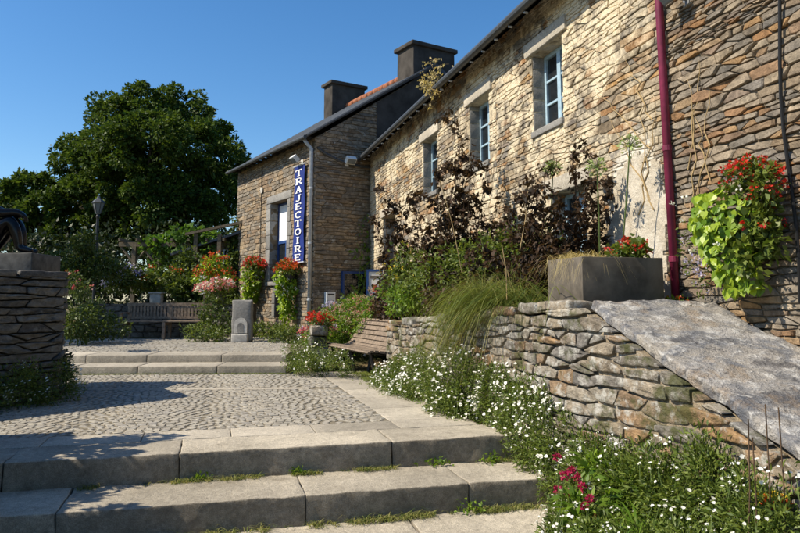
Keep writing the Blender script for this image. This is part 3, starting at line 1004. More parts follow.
    rough_block(ff((B[0] + B[1]) / 2, B[3] + .08, -.10), (B[1] - B[0] + .35, .26, .15), 'granite_grey', r, 'lintel', ax=A, bev=.01, tint=.6)
    for hh in (H, B):
        for u, s in ((hh[0], -1), (hh[1], 1)):
            v = hh[2]
            while v < hh[3] - .05:
                q = min(random.uniform(.3, .5), hh[3] - v)
                w = random.choice((.2, .3))
                rough_block(ff(u + s * w / 2, v + q / 2, -.10), (w, .262, q - .012), 'granite_grey', r, 'jamb_stone', ax=A, bev=.01)
                v += q
    w = thing('window', Vector(ff(2.3, H[2], -.25)) - wloc(r), None, None); w.parent = r
    def pl(a, b, c, d, dep, th, nm, mat):
        q = [ff(a, c, dep), ff(b, c, dep), ff(b, d, dep), ff(a, d, dep)]
        return MB().prism(q, -GO * th).build(nm, mat, w)
    f = .07; md = 2.85
    pl(H[0] + .004, H[0] + f, H[2], H[3] - .004, -.22, .07, 'frame', 'deep_blue_paint'); pl(H[1] - f, H[1] - .004, H[2], H[3] - .004, -.22, .07, 'frame', 'deep_blue_paint')
    pl(H[0] + f, H[1] - f, H[3] - f, H[3] - .004, -.218, .07, 'frame', 'deep_blue_paint'); pl(H[0] + f, H[1] - f, H[2], H[2] + f, -.218, .07, 'frame', 'deep_blue_paint')
    pl(H[0] + f, H[1] - f, md - .04, md + .04, -.216, .07, 'frame', 'deep_blue_paint')
    pl(H[0] + f, H[1] - f, md + .04, H[3] - f, -.235, .02, 'blind', 'blind_white')
    pl(2.27, 2.33, H[2] + f, md - .04, -.214, .06, 'frame', 'deep_blue_paint')
    for a, b in ((H[0] + f, 2.27), (2.33, H[1] - f)):
        pl(a, b, H[2] + f, 2.28, -.25, .01, 'pane', 'glass_dark'); pl(a, b, 2.31, md - .04, -.25, .01, 'pane', 'glass_dark'); pl(a, b, 2.28, 2.31, -.23, .03, 'glazing_bar', 'deep_blue_paint')
    bw = thing('cellar_window', Vector(ff(2.2, B[2], -.2)) - wloc(r), None, None); bw.parent = r
    MB().prism([ff(B[0], B[2], -.2), ff(B[1], B[2], -.2), ff(B[1], B[3], -.2), ff(B[0], B[3], -.2)], -GO * .01).build('pane', 'glass_dark', bw)
    for k in range(1, 4): 
        u = B[0] + (B[1] - B[0]) * k / 4
        MB().tube([ff(u, B[2], -.12), ff(u, B[3], -.12)], .012, 6).build('bar', 'black_metal', bw)
    # grey downpipe at the corner
    dp = MB().tube([ff(.10, 5.30, .28), ff(.08, 5.18, .2), ff(.05, 5.05, .08), ff(.05, .35, .08)], .05, 12).build('downpipe', 'zinc', r, True)
    for z in (1.2, 2.6, 4.0):
        MB().lathe(ff(.05, z, .08), [(.052, 0), (.06, .01), (.06, .05), (.052, .06)], 12).build('collar', 'zinc', dp)
    # cables and iron tie ring
    MB().tube([ff(3.62, z, .04) for z in (5.2, 4, 2.8, 1.7)], .012, 6).build('cable', 'wire_black', r)
    t = MB(); t.lathe((0, 0, 0), [(.0, 0), (.09, .0), (.09, .03), (.0, .035)], 14)
    t.V = [tuple(ff(3.6, 4.46, .03) + GF * x + np.array([0, 0, 1]) * y + GO * z) for x, y, z in t.V]; t.build('tie_plate', 'carved_stone', r)
    return ff, fg
GALF, GALG = gallery()

def banner():
    ff = GALF
    r = thing('banner', ff(.78, 2.2, .06), 'long blue hanging banner with white capitals reading TRAJECTOIRE', 'banner')
    u0, u1, v0, v1 = 1.10, .44, 2.20, 4.72
    # cloth, gently rippled
    n = 24; V = []; Fc = []
    for k in range(n + 1):
        v = v0 + (v1 - v0) * k / n
        for j in range(5):
            u = u0 + (u1 - u0) * j / 4
            V.append(ff(u, v, .085 + .012 * math.sin(k * .55 + j * .8)))
    for k in range(n):
        for j in range(4):
            a = k * 5 + j; Fc.append((a, a + 1, a + 6, a + 5))
    m = len(V); V2 = [np.asarray(v) - GO * .006 for v in V]
    MB().add(V + V2, Fc + [tuple(m + i for i in reversed(f)) for f in Fc]).build('cloth', 'banner_blue', r, True)
    for v in (v1 + .02, v0 - .02):
        MB().tube([ff(u0 + .06, v, .085), ff(u1 - .06, v, .085)], .022, 8).build('rod', 'zinc', r)
    for v in (v1 + .02, v0 - .02):
        for u in (u0 + .02, u1 - .02):
            MB().tube([ff(u, v, .085), ff(u, v, .0)], .012, 6).build('bracket', 'black_metal', r)
    # letters as serif strokes on a 6 x 8 grid
    TH, TN = 1.5, .8
    def arc(cx, cy, rx, ry, a0, a1, n=14): return [(cx + rx * math.cos(math.radians(a0 + (a1 - a0) * i / n)), cy + ry * math.sin(math.radians(a0 + (a1 - a0) * i / n))) for i in range(n + 1)]
    G = {'T': [([(3, 0), (3, 8)], TH), ([(0, 7.6), (6, 7.6)], TN), ([(.3, 6.3), (.3, 8)], TN), ([(5.7, 6.3), (5.7, 8)], TN), ([(1.8, .3), (4.2, .3)], TN)],
         'R': [([(1.2, 0), (1.2, 8)], TH), ([(1.2, 7.6)] + arc(3.2, 5.8, 1.9, 1.8, 90, -90) + [(1.2, 4)], 1.1), ([(2.8, 4), (5.6, .2)], 1.2), ([(0, .3), (2.4, .3)], TN), ([(0, 7.7), (2, 7.7)], TN), ([(4.8, .3), (6.4, .3)], TN)],
         'A': [([(3, 8), (.9, .2)], TN), ([(3, 8), (5.1, .2)], TH), ([(1.7, 2.8), (4.4, 2.8)], TN), ([(0, .3), (1.9, .3)], TN), ([(4.0, .3), (6.2, .3)], TN)],
         'J': [([(3.8, 8), (3.8, 2)] + arc(2.4, 2, 1.4, 1.7, 0, -160), 1.3), ([(2.4, 7.7), (5.2, 7.7)], TN)],
         'E': [([(1.3, 0), (1.3, 8)], TH), ([(.2, 7.6), (5.3, 7.6)], TN), ([(.2, .4), (5.5, .4)], TN), ([(1.3, 4), (4, 4)], TN), ([(5.3, 6.4), (5.3, 8)], TN), ([(5.5, 0), (5.5, 1.7)], TN), ([(4, 3.2), (4, 4.8)], TN)],
         'C': [(arc(3.3, 4, 2.6, 3.6, 50, 310, 20), 1.25), ([(5.2, 5.6), (5.2, 7.8)], TN)],
         'O': [(arc(3, 4, 2.4, 3.6, 0, 360, 22), 1.2)],
         'I': [([(3, 0), (3, 8)], TH), ([(1.8, .3), (4.2, .3)], TN), ([(1.8, 7.7), (4.2, 7.7)], TN)]}
    word = 'TRAJECTOIRE'; ch = .168; stp = .222; su = .40 / 6
    for i, L in enumerate(word):
        b = MB(); vb = v1 - .10 - i * stp - ch
        for si, (pts, th) in enumerate(G[L]):
            for (x0, y0), (x1, y1) in zip(pts[:-1], pts[1:]):
                dx, dy = x1 - x0, y1 - y0; l = math.hypot(dx, dy) or 1
                nx, ny = -dy / l * th / 2, dx / l * th / 2; ex, ey = dx / l * .1, dy / l * .1
                q = [(x0 - ex + nx, y0 - ey + ny), (x1 + ex + nx, y1 + ey + ny), (x1 + ex - nx, y1 + ey - ny), (x0 - ex - nx, y0 - ey - ny)]
                b.prism([ff(.77 + (3 - x) * su, vb + y / 8 * ch, .100 + si * .0006) for x, y in q], GO * .005)
        b.build('letter', 'banner_white', r)
banner()

def flood(name, p, out, label, body='black_metal', s=1.0):
    p = np.asarray(p, float); out = np.asarray(out, float); side = np.cross(out, [0, 0, 1])
    r = thing(name, p, label, 'lamp')
    A = [side, out, [0, 0, 1]]
    MB().box(p + out * .015, (.10 * s, .03, .14 * s), A).build('back_plate', body, r)
    MB().tube([p + out * .02, p + out * .14 * s, p + out * .2 * s + [0, 0, .04 * s]], .018 * s, 8).build('arm', body, r)
    tl = unit(out * .7 + np.array([0, 0, -.7])); A2 = [side, tl, np.cross(side, tl)]
    MB().box(p + out * .24 * s + [0, 0, .06 * s], (.26 * s, .12 * s, .18 * s), A2).build('housing', body, r)
    MB().box(p + out * .24 * s + [0, 0, .06 * s] + tl * .068 * s, (.22 * s, .012, .14 * s), A2).build('lens', 'lantern_glass', r)
flood('wall_lamp', GALF(.75, 4.83, .0), GO, 'small floodlight with pale head under the gallery eave, above the blue banner', 'white_plastic')
flood('wall_lamp', GALG(.9, 4.75, .0), GN, 'small white floodlight on the shaded gable of the gallery house', 'white_plastic')
flood('wall_lamp', (XW, 4.93, 3.86), np.array([-1.0, 0, 0]), 'grey floodlight high on the buff wall beside the magenta downpipe', 'grey_metal', .8)

def wall_cable():
    pts = [(XW - .05, 3.92 + .03 * math.sin(z * 3), z) for z in np.linspace(4.9, 1.2, 16)]
    tag(MB().tube(pts, .013, 6).build('electric_cable', 'wire_black'), 'black cable running down the bare stone wall past the hanging basket', 'cable')
wall_cable()

# ------------------------------------------------------------------ retaining wall of the bed, sloping capstone
XB, YB = 2.80, 4.80
def xoff(y): return -.17 * float(np.clip((y - 6.2) / 4.0, 0, 1))
def bed_wall():
    fn = lambda u, v, d: np.array([XB - d + .015 * math.sin(u * 2.1) + xoff(u), u, v])
    r = thing('garden_wall', (XB + .15, 7.3, -.3), 'rough stone retaining wall of the flower bed beside the steps', 'wall')
    s1 = (.83 - 1.17) / (10.35 - YB)
    top = lambda y: min(1.17 + s1 * (y - YB), 1.13 + .375 * (y - YB))
    ys = [1.6, YB, 6.2, 7.5, 9.0, 10.35]
    V = []
    for y in ys:
        x = XB + .014 + xoff(y)
        V += [(x, y, -.7), (x, y, top(y) - .02), (x + .34, y, top(y) - .02), (x + .34, y, -.7)]
    Fc = [(0, 1, 2, 3)] + [(i * 4 + k, i * 4 + (k + 1) % 4, i * 4 + 4 + (k + 1) % 4, i * 4 + 4 + k) for i in range(len(ys) - 1) for k in range(4)] + [tuple(len(V) - 4 + k for k in (3, 2, 1, 0))]
    body = MB().add(V, Fc).build('wall_core', 'bed_mortar', r)
    rng = np.random.default_rng(8)
    P = rubble(1.7, 10.36, -.55, 1.18, .26, .082, .022, rng, planes=[(-s1, 1, 1.17 - s1 * YB), (-.375, 1, 1.135 - .375 * YB)], vary=.6, stretch=1.35, jit=.2, wave=.6, drop=.2)
    lay_stones(P, fn, .020, 'bed_stone', body, rng, detail=1, smooth=True)
    y = YB + .2
    while y < 10.3:
        w = random.uniform(.28, .6)
        if y + w > 10.4: break
        rough_block((XB + .17 + xoff(y) + random.uniform(-.02, .02), y + w / 2, top(y + w / 2) + .03), (.42, w - .02, random.uniform(.06, .10)), 'bed_stone', r, 'coping_stone', bev=.02, cell=.09, amp=.025, edge=.03)
        y += w
    fe = lambda u, v, d: np.array([XB + xoff(10.35) + u, 10.35 + d, v])
    lay_stones(rubble(.0, .37, 0, .82, .25, .13, .025, rng), fe, .05, 'bed_stone', body, rng, detail=1, smooth=True)
    ang = math.atan(.375); A = [[1, 0, 0], [0, math.cos(ang), math.sin(ang)], [0, -math.sin(ang), math.cos(ang)]]
    c = np.array([XB + .04 + .555, YB - 1.46, 1.178 - .375 * 1.46])
    tag(rough_block(c, (1.11, 3.16, .070), 'schist_slab', None, 'capstone', ax=A, bev=.010, cell=.06, amp=.020, edge=.05, seed=4), 'large sloping lichen-grey schist slab capping the wall beside the steps', 'stone slab')
    b = MB(); b.prism([(XB + .37, 1.6, -.7), (XB + .37, YB, -.7), (XB + .37, YB, 1.08), (XB + .37, 1.6, 1.08 - .375 * (YB - 1.6))], (.72, 0, 0)); b.build('wall_core', 'bed_mortar', r)
bed_wall()

def bed_soil():
    xs = np.linspace(XB + .17, XW - .001, 10); ys = np.linspace(4.5, 17.4, 60)
    V = []
    for y in ys:
        for x in xs:
            z = np.interp(y, [4.5, 10.3, 10.5, 17.4], [1.10, .76, .32, .42]) + .03 * mnoise.noise(Vector((x * 3, y * 3, 0)))
            V.append((x, y, z))
    n = len(xs)
    Fc = [(j * n + i, j * n + i + 1, (j + 1) * n + i + 1, (j + 1) * n + i) for j in range(len(ys) - 1) for i in range(n - 1)]
    tag(link_np('flower_bed_soil', V, Fc, 'soil'), 'dark soil of the raised flower bed along the house', 'soil', kind='structure')
    b = MB(); b.prism([(2.62, 4.4, -.3), (3.2, 4.4, -.3), (3.2, 4.4, .0), (2.62, 4.4, -.1)], (0, .1, 0))
bed_soil()

# ------------------------------------------------------------------ podium with the bronze
PA = np.array([-1.77, 9.42, 0]); PF = unit(np.array([-1.73, -1.33, 0])); PS = unit(np.array([-.5, 1.75, 0]))
def podium():
    nF = np.array([-PF[1], PF[0], 0]); nF = nF if nF[1] < 0 else -nF
    nS = np.array([-PS[1], PS[0], 0]); nS = nS if nS[0] > 0 else -nS
    ff = lambda u, v, d: PA + PF * u + nF * d + np.array([0, 0, v])
    fs = lambda u, v, d: PA + PS * u + nS * d + np.array([0, 0, v])
    r = thing('stone_podium', PA + PF * .8 + PS * .8 + np.array([0, 0, -.03]), 'low dry stone podium in shade carrying the bronze sculpture', 'podium')
    P1 = PA - nF * .03 - nS * .03
    c = [P1, P1 + PF * 2.6, P1 + PF * 2.6 + PS * 1.85, P1 + PS * 1.85]
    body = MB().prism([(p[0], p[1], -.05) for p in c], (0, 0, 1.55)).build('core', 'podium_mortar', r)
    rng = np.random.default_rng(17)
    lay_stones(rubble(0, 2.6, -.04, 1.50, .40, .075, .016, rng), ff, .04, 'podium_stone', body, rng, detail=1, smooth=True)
    lay_stones(rubble(0, 1.85, -.04, 1.50, .40, .075, .016, rng), fs, .04, 'podium_stone', body, rng, detail=1, smooth=True)
    A = [PF, PS, [0, 0, 1]]
    u = -.05
    while u < 2.5:
        w = random.uniform(.4, .7)
        q = PA + PF * (u + w / 2) + PS * .20
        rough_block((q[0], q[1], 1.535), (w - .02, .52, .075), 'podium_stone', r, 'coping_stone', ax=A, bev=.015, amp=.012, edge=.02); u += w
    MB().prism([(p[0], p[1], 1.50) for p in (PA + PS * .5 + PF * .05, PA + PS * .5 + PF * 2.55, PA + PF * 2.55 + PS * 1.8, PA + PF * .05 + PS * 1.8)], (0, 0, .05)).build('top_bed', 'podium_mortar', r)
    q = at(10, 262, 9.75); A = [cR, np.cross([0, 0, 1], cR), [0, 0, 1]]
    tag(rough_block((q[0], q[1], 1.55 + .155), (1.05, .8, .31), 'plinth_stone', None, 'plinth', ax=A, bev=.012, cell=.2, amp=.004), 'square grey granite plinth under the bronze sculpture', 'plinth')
    return q
PLQ = podium()

def bronze():
    # seated figure, knees drawn up, facing right; one continuous skinned body
    f = np.array([cR[0], cR[1], 0]); l = np.array([-f[1], f[0], 0]); up = np.array([0, 0, 1.0])
    o = np.array([PLQ[0], PLQ[1], 1.86]) - f * .36
    P = lambda a, b, c: o + f * a + l * b + up * c
    nodes = [('pel', P(-.05, 0, .13), .15), ('bel', P(-.10, 0, .34), .145), ('che', P(-.10, 0, .58), .165), ('nek', P(-.05, 0, .80), .065), ('hd0', P(-.02, 0, .90), .085), ('hd1', P(.0, 0, 1.0), .10), ('hd2', P(.0, 0, 1.09), .07)]
    edges = [('pel', 'bel'), ('bel', 'che'), ('che', 'nek'), ('nek', 'hd0'), ('hd0', 'hd1'), ('hd1', 'hd2')]
    for s, nm in ((1, 'l'), (-1, 'r')):
        k = 0.0 if s > 0 else .06
        nodes += [('hip' + nm, P(.03, .10 * s, .14), .15), ('thi' + nm, P(.18 + k, .14 * s, .33), .145), ('kne' + nm, P(.34 + k, .14 * s, .50), .105), ('shi' + nm, P(.43 + k, .12 * s, .28), .080), ('ank' + nm, P(.48 + k, .11 * s, .08), .055), ('toe' + nm, P(.68 + k, .12 * s, .04), .036),
                  ('sho' + nm, P(-.08, .20 * s, .70), .09), ('elb' + nm, P(.20 + k, .22 * s, .56), .075), ('wri' + nm, P(.42 + k, .10 * s, .60), .052), ('pal' + nm, P(.48 + k, .06 * s, .56), .046)]
        edges += [('pel', 'hip' + nm), ('hip' + nm, 'thi' + nm), ('thi' + nm, 'kne' + nm), ('kne' + nm, 'shi' + nm), ('shi' + nm, 'ank' + nm), ('ank' + nm, 'toe' + nm), ('che', 'sho' + nm), ('sho' + nm, 'elb' + nm), ('elb' + nm, 'wri' + nm), ('wri' + nm, 'pal' + nm)]
        for j in range(5):
            w = (j - 2) * .016
            nodes += [('f%d' % j + nm, P(.51 + k + .008 * (2 - abs(j - 2)), .05 * s + w, .52), .012), ('g%d' % j + nm, P(.515 + k + .008 * (2 - abs(j - 2)), .04 * s + w * 1.2, .475), .010)]
            edges += [('pal' + nm, 'f%d' % j + nm), ('f%d' % j + nm, 'g%d' % j + nm)]
    idx = {n[0]: i for i, n in enumerate(nodes)}
    me = bpy.data.meshes.new('sculpture')
    me.from_pydata([tuple(n[1] - o) for n in nodes], [(idx[a], idx[b]) for a, b in edges], [])
    ob = bpy.data.objects.new('bronze_sculpture', me); COL.objects.link(ob); ob.location = o
    sk = ob.modifiers.new('skin', 'SKIN'); sk.use_smooth_shade = True
    for i, n in enumerate(nodes):
        sv = me.skin_vertices[0].data[i]; sv.radius = (n[2], n[2]); sv.use_root = (i == 0)
    ob.modifiers.new('sub', 'SUBSURF').levels = 2; ob.modifiers['sub'].render_levels = 2
    me.materials.append(M['bronze'])
    bpy.context.view_layer.update()
    ev = ob.evaluated_get(bpy.context.evaluated_depsgraph_get())
    m2 = bpy.data.meshes.new_from_object(ev)
    ob.modifiers.clear(); ob.data = m2
    if not m2.materials: m2.materials.append(M['bronze'])
    tag(ob, 'dark bronze seated figure with drawn-up knees on the granite plinth', 'sculpture')
    hd = o + f * .0 + up * 1.02
    MB().lathe(tuple(hd + up * .03 - f * .015), [(.105, -.04), (.108, .0), (.09, .05), (.05, .085), (.01, .095)], 14).build('hair', 'bronze', ob, True)
    MB().tube([hd + f * .085 + up * .02, hd + f * .115 - up * .02], [.010, .017], 6).build('nose', 'bronze', ob, True)
bronze()
# ================================================================== THINGS IN FRONT OF AND BEHIND THE HOUSES
rg = np.random.default_rng(77)

def far_bench():
    a = np.array([-2.16, 18.35, Z2]); b = np.array([-.05, 17.8, Z2])
    ex = unit(b - a); ey = np.array([-ex[1], ex[0], 0]); up = np.array([0, 0, 1.0]); A = [ex, ey, up]; Lb = np.linalg.norm(b - a)
    r = thing('garden_bench', (a + b) / 2, 'long weathered wooden bench with upright back slats on the upper terrace', 'bench')
    q = lambda x, y, z: a + ex * x + ey * y + up * z
    for x in (.06, Lb / 2, Lb - .06):
        MB().box(q(x, .04, .21), (.07, .07, .42), A).build('leg', 'bench_wood', r)
        MB().box(q(x, .50, .44), (.07, .07, .88), A).build('leg', 'bench_wood', r)
        MB().box(q(x, .27, .37), (.05, .42, .07), A).build('rail', 'bench_wood', r)
    for k in range(5): MB().box(q(Lb / 2, .04 + k * .105, .435), (Lb, .085, .03), A).build('seat_slat', 'bench_wood', r)
    MB().box(q(Lb / 2, .485, .85), (Lb, .05, .08), A).build('top_rail', 'bench_wood', r)
    MB().box(q(Lb / 2, .485, .52), (Lb, .045, .06), A).build('lower_rail', 'bench_wood', r)
    n = 24
    for k in range(n): MB().box(q(.1 + (Lb - .2) * k / (n - 1), .485, .68), (.055, .025, .27), A).build('back_slat', 'bench_wood', r)
    for x in (.04, Lb - .04): MB().box(q(x, .22, .64), (.07, .56, .035), A).build('armrest', 'bench_wood', r); MB().box(q(x, .0, .53), (.06, .06, .2), A).build('arm_post', 'bench_wood', r)
far_bench()

def near_bench():
    bx = unit(np.array([-.138, .99, 0])); n = np.array([bx[1], -bx[0], 0]); up = np.array([0, 0, 1.0])
    o = np.array([2.34, 10.42, 0])
    r = thing('slatted_bench', o + bx * 1.1 + n * .3, 'low curved slatted wooden bench set against the end of the bed wall', 'bench')
    prof = [(.0, .395), (.03, .43), (.11, .435), (.19, .425), (.27, .41), (.35, .40), (.43, .415), (.50, .46), (.55, .53), (.59, .61), (.63, .69), (.67, .77), (.71, .84), (.76, .88)]
    for i in range(len(prof) - 1):
        p0, p1 = np.array(prof[i]), np.array(prof[i + 1]); m = (p0 + p1) / 2; t = unit(p1 - p0)
        ax = n * t[0] + up * t[1]
        c = o + bx * 1.12 + n * m[0] + up * m[1]
        MB().box(c, (2.24 + rg.uniform(-.02, .02), np.linalg.norm(p1 - p0) - .018, .034), [bx, ax, np.cross(bx, ax)]).build('slat', 'bench_wood', r)
    for s in (.15, 1.12, 2.1):
        b = MB()
        b.tube([o + bx * s + n * x + up * (z - .035) for x, z in prof], .02, 6)
        b.tube([o + bx * s + n * .1 + up * .40, o + bx * s + n * .2 + up * -.02], .03, 6)
        b.tube([o + bx * s + n * .52 + up * .44, o + bx * s + n * .42 + up * -.02], .03, 6)
        b.build('support', 'black_metal', r)
near_bench()

# ---- planter box on the bed wall
def planter():
    r = thing('planter_box', (3.32, 5.2, 1.16), 'dark slate planter box on the bed wall by the magenta downpipe', 'planter')
    x0, x1, y0, y1, z0, z1 = 2.93, 3.70, 5.05, 5.65, 1.15, 1.575
    for a, b in (((x0, y0, z0), (x1, y0 + .03, z1)), ((x0, y1 - .03, z0), (x1, y1, z1)), ((x0, y0 + .031, z0), (x0 + .03, y1 - .031, z1)), ((x1 - .03, y0 + .031, z0), (x1, y1 - .031, z1))):
        a, b = np.array(a), np.array(b)
        rough_block((a + b) / 2, b - a, 'planter_slate', r, 'side', bev=.004, cell=.2, amp=.002)
    MB().bbox((x0 + .032, y0 + .032, z0), (x1 - .032, y1 - .032, z1 - .04)).build('soil', 'soil', r)
    g = thing('feather_grass', (3.1, 5.35, 1.53), 'pale blond feather grass tumbling over the slate planter', 'grass')
    n = 420
    base = np.array([3.15, 5.4, 1.53]) + rg.normal(0, 1, (n, 3)) * [.10, .10, .0]
    ang = rg.uniform(0, 2 * math.pi, n); d = np.stack([np.cos(ang) - .5, np.sin(ang) + .45, np.zeros(n)], 1)
    blades('blade', base, d, .46, 'blond_blade', g, rg, .0022, 1.0)['kind'] = 'stuff'
    r2 = thing('geranium', (3.52, 5.3, 1.53), 'red geranium at the pipe end of the slate planter', 'flower')
    lob = [((3.48, 5.22, 1.62), (.16, .16, .10)), ((3.60, 5.3, 1.66), (.10, .14, .10))]
    foliage('foliage', lob, 380, .05, 'mid_leaf', r2, rg, .9)
    clusters('flower_heads', tops(lob, 22, rg, 0, (1.0, 1.35)), .03, 14, .022, 'petal_red', r2, rg)
planter()

# ---- bronze-leaved shrubs in the bed
def stem_shrub(label, base, tips, per, size, leaf, twig='twig', bow=.12, name='bronze_shrub', infill=None, group=None, r=.011, aspect=.5, droop=.45):
    t = thing(name, base, label, 'shrub', group)
    per = int(per * (3.0 if leaf == 'bronze_leaf' else 1))
    b = MB(); P = []; base = np.asarray(base, float)
    for tip in tips:
        tip = np.asarray(tip, float); a = base + rg.normal(0, .10, 3) * [1, 1.3, 0]
        L = np.linalg.norm(tip - a)
        mid = a + (tip - a) * .5 + rg.normal(0, bow, 3) * L * .5
        pts = [a * (1 - f) ** 2 + mid * 2 * f * (1 - f) + tip * f * f for f in np.linspace(0, 1, 9)]
        b.tube(pts, [r * (1 - .75 * k / 8) for k in range(9)], 5)
        for k in range(3, 9):
            if rg.random() < .75:
                d = unit(rg.normal(size=3) * [1, 1, .6] + [0, 0, .25]) * rg.uniform(.12, .32)
                e = pts[k] + d
                b.tube([pts[k], pts[k] + d * .5 + [0, 0, .02], e], [r * .4, r * .3, r * .15], 4)
                for j in range(int(per * .35)): P.append(pts[k] + d * rg.uniform(.2, 1.05) + rg.normal(0, .02, 3))
        for j in range(per):
            f = rg.uniform(.22, 1.0); q = a * (1 - f) ** 2 + mid * 2 * f * (1 - f) + tip * f * f
            P.append(q + rg.normal(0, .035, 3))
    b.build('stem', twig, t)
    P = np.array(P)
    if infill:
        p2, _ = lobe_points(infill[0], infill[1], rg, 14, .45, .4); P = np.concatenate([P, p2])
    V, Fc, tt = leaf_arrays(P, size, rg, aspect, unit(rg.normal(size=P.shape) + [-.3, -.2, -.1]), .5, droop)
    link_np('foliage', V, Fc, leaf, t, tt)
    return t
A_ = lambda L, d: [at(x, y, d + rg.normal(0, .18)) for x, y in L]
stem_shrub('tallest bronze-leaved shrub, its wand reaching the upper window sills', (3.35, 9.1, .80),
           A_([(455, 116), (462, 135), (472, 150), (438, 168), (487, 168), (455, 165), (428, 195), (502, 188), (415, 205), (450, 195), (475, 195), (512, 210), (425, 235), (490, 215), (440, 225), (505, 240), (465, 230), (520, 228)], 9.5), 34, .085, 'bronze_leaf',
           infill=([((3.3, 9.0, 1.45), (.45, .9, .6))], 4800))
stem_shrub('bronze-leaved shrub by the dark doorway at the far end of the bed', (3.35, 12.2, .40),
           A_([(384, 188), (398, 205), (377, 222), (410, 192), (393, 235), (420, 212), (405, 240), (425, 235), (415, 255)], 12.4), 34, .09, 'bronze_leaf',
           infill=([((3.3, 12, 1.2), (.45, .8, .7))], 3200))
stem_shrub('bronze-leaved shrub between the ground-floor window and the slate planter', (3.4, 6.5, 1.0),
           A_([(545, 168), (572, 158), (520, 190), (590, 185), (612, 207), (638, 196), (555, 190), (532, 212), (582, 212), (600, 232), (628, 222), (508, 228), (548, 225), (570, 232), (590, 160), (535, 178), (615, 180)], 7.15), 32, .068, 'bronze_leaf',
           infill=([((3.35, 6.6, 1.4), (.35, .6, .38))], 3800))
stem_shrub('dark bronze shrub trailing low over the middle of the bed wall', (3.2, 7.6, .92),
           A_([(480, 235), (495, 250), (515, 240), (530, 255), (470, 255), (505, 225), (540, 240)], 7.9), 30, .075, 'bronze_leaf',
           infill=([((3.2, 7.7, 1.2), (.4, .6, .35))], 2800))

def leafy(name, label, cat, lobes, n, size, leaf, flowers=(), base=None, group=None, aspect=.5, up=.4, droop=.2, stem=True, sub=14, subr=.45, fill=.35, fol='foliage'):
    if base is None:
        c = np.mean([l[0] for l in lobes], axis=0); base = (c[0], c[1], min(l[0][2] - l[1][2] for l in lobes))
    t = thing(name, base, label, cat, group)
    foliage(fol, lobes, n, size, leaf, t, rg, aspect, sub, subr, fill, up, droop)
    if stem: stems('stem', base, tops(lobes, 12, rg, 0, (.6, .95)), .006 + size * .06, 'green_stem' if size < .2 else 'twig', t, rg, .05)
    for (kind, mat, m, s) in flowers:
        if kind == 'disc': discs('flower_heads', tops(lobes, m, rg, -.1, (.98, 1.12)), s, mat, t, rg)
        else: clusters('flower_heads', tops(lobes, m, rg, -.05, (.95, 1.15)), s * 1.3, 12, s, mat, t, rg)
    return t
def lob(x, y, d, rx, ry, rz): return (at(x, y, d), (rx, ry, rz))

leafy('leafy_perennial', 'yellow-green bushy plant under the far bronze shrub', 'plant', [lob(403, 258, 11.3, .18, .22, .26), lob(396, 280, 11.2, .3, .3, .3)], 900, .07, 'mid_leaf', [('cl', 'petal_yellow', 14, .02)])
leafy('leafy_perennial', 'tall pale green perennials with dusty pink tops behind the curved bench', 'plant', [lob(342, 322, 13.6, .34, .4, .36), lob(358, 318, 13.4, .36, .4, .40), lob(376, 312, 13.1, .36, .4, .40), lob(333, 334, 13.6, .3, .4, .30), lob(350, 334, 13.4, .34, .4, .34), lob(390, 308, 12.7, .3, .4, .34), lob(366, 325, 12.8, .3, .3, .3), lob(325, 326, 13.8, .3, .3, .3)], 7600, .065, 'bright_leaf', [('cl', 'dusty_bloom', 260, .026), ('cl', 'petal_pink', 90, .022)], aspect=.4)
leafy('leafy_perennial', 'bright green leafy plant against the bed wall end, above the bench back', 'plant', [lob(395, 300, 10.8, .30, .4, .22), lob(410, 297, 10.4, .25, .3, .2)], 900, .065, 'bright_leaf')
leafy('leafy_perennial', 'bed of dark green plants along the foot of the shaded gable', 'plant', [lob(330, 322, 15.3, .4, .4, .26), lob(352, 312, 15.3, .5, .5, .36), lob(372, 308, 14.8, .4, .5, .36)], 2200, .09, 'shrub_leaf', [('cl', 'petal_lilac', 10, .03)])
leafy('purple_flower', 'small purple flowers below the white letter box', 'flower', [lob(332, 309, 14.9, .22, .2, .13)], 400, .05, 'mid_leaf', [('cl', 'petal_lilac', 34, .028)])
leafy('green_shrub', 'dark green shrub filling the bed under the bronze shrubs', 'shrub', [lob(430, 282, 9.9, .4, .6, .40), lob(455, 275, 9.2, .4, .5, .45), lob(480, 268, 8.6, .3, .5, .45), lob(505, 262, 8.0, .3, .4, .40), lob(540, 255, 7.4, .25, .4, .35)], 6500, .06, 'mid_leaf')
# stray shoots
stem_shrub('leafy shoot of climber across the gable of the gallery house', GALG(.9, .4, .3), [GALG(1.35, 3.3, .12), GALG(1.5, 2.9, .12), GALG(1.6, 2.6, .15)], 26, .12, 'bright_leaf', 'green_stem', name='climber', bow=.05)
t = stem_shrub('dry blond sprig of climber hanging at the slate eave', (3.75, 10.9, 4.75), [(3.55, 11.0, 5.35), (3.5, 11.3, 5.25), (3.6, 11.5, 5.1), (3.5, 11.1, 4.9)], 30, .07, 'blond_blade', 'dry_stem', name='climber_sprig', bow=.1, r=.006)

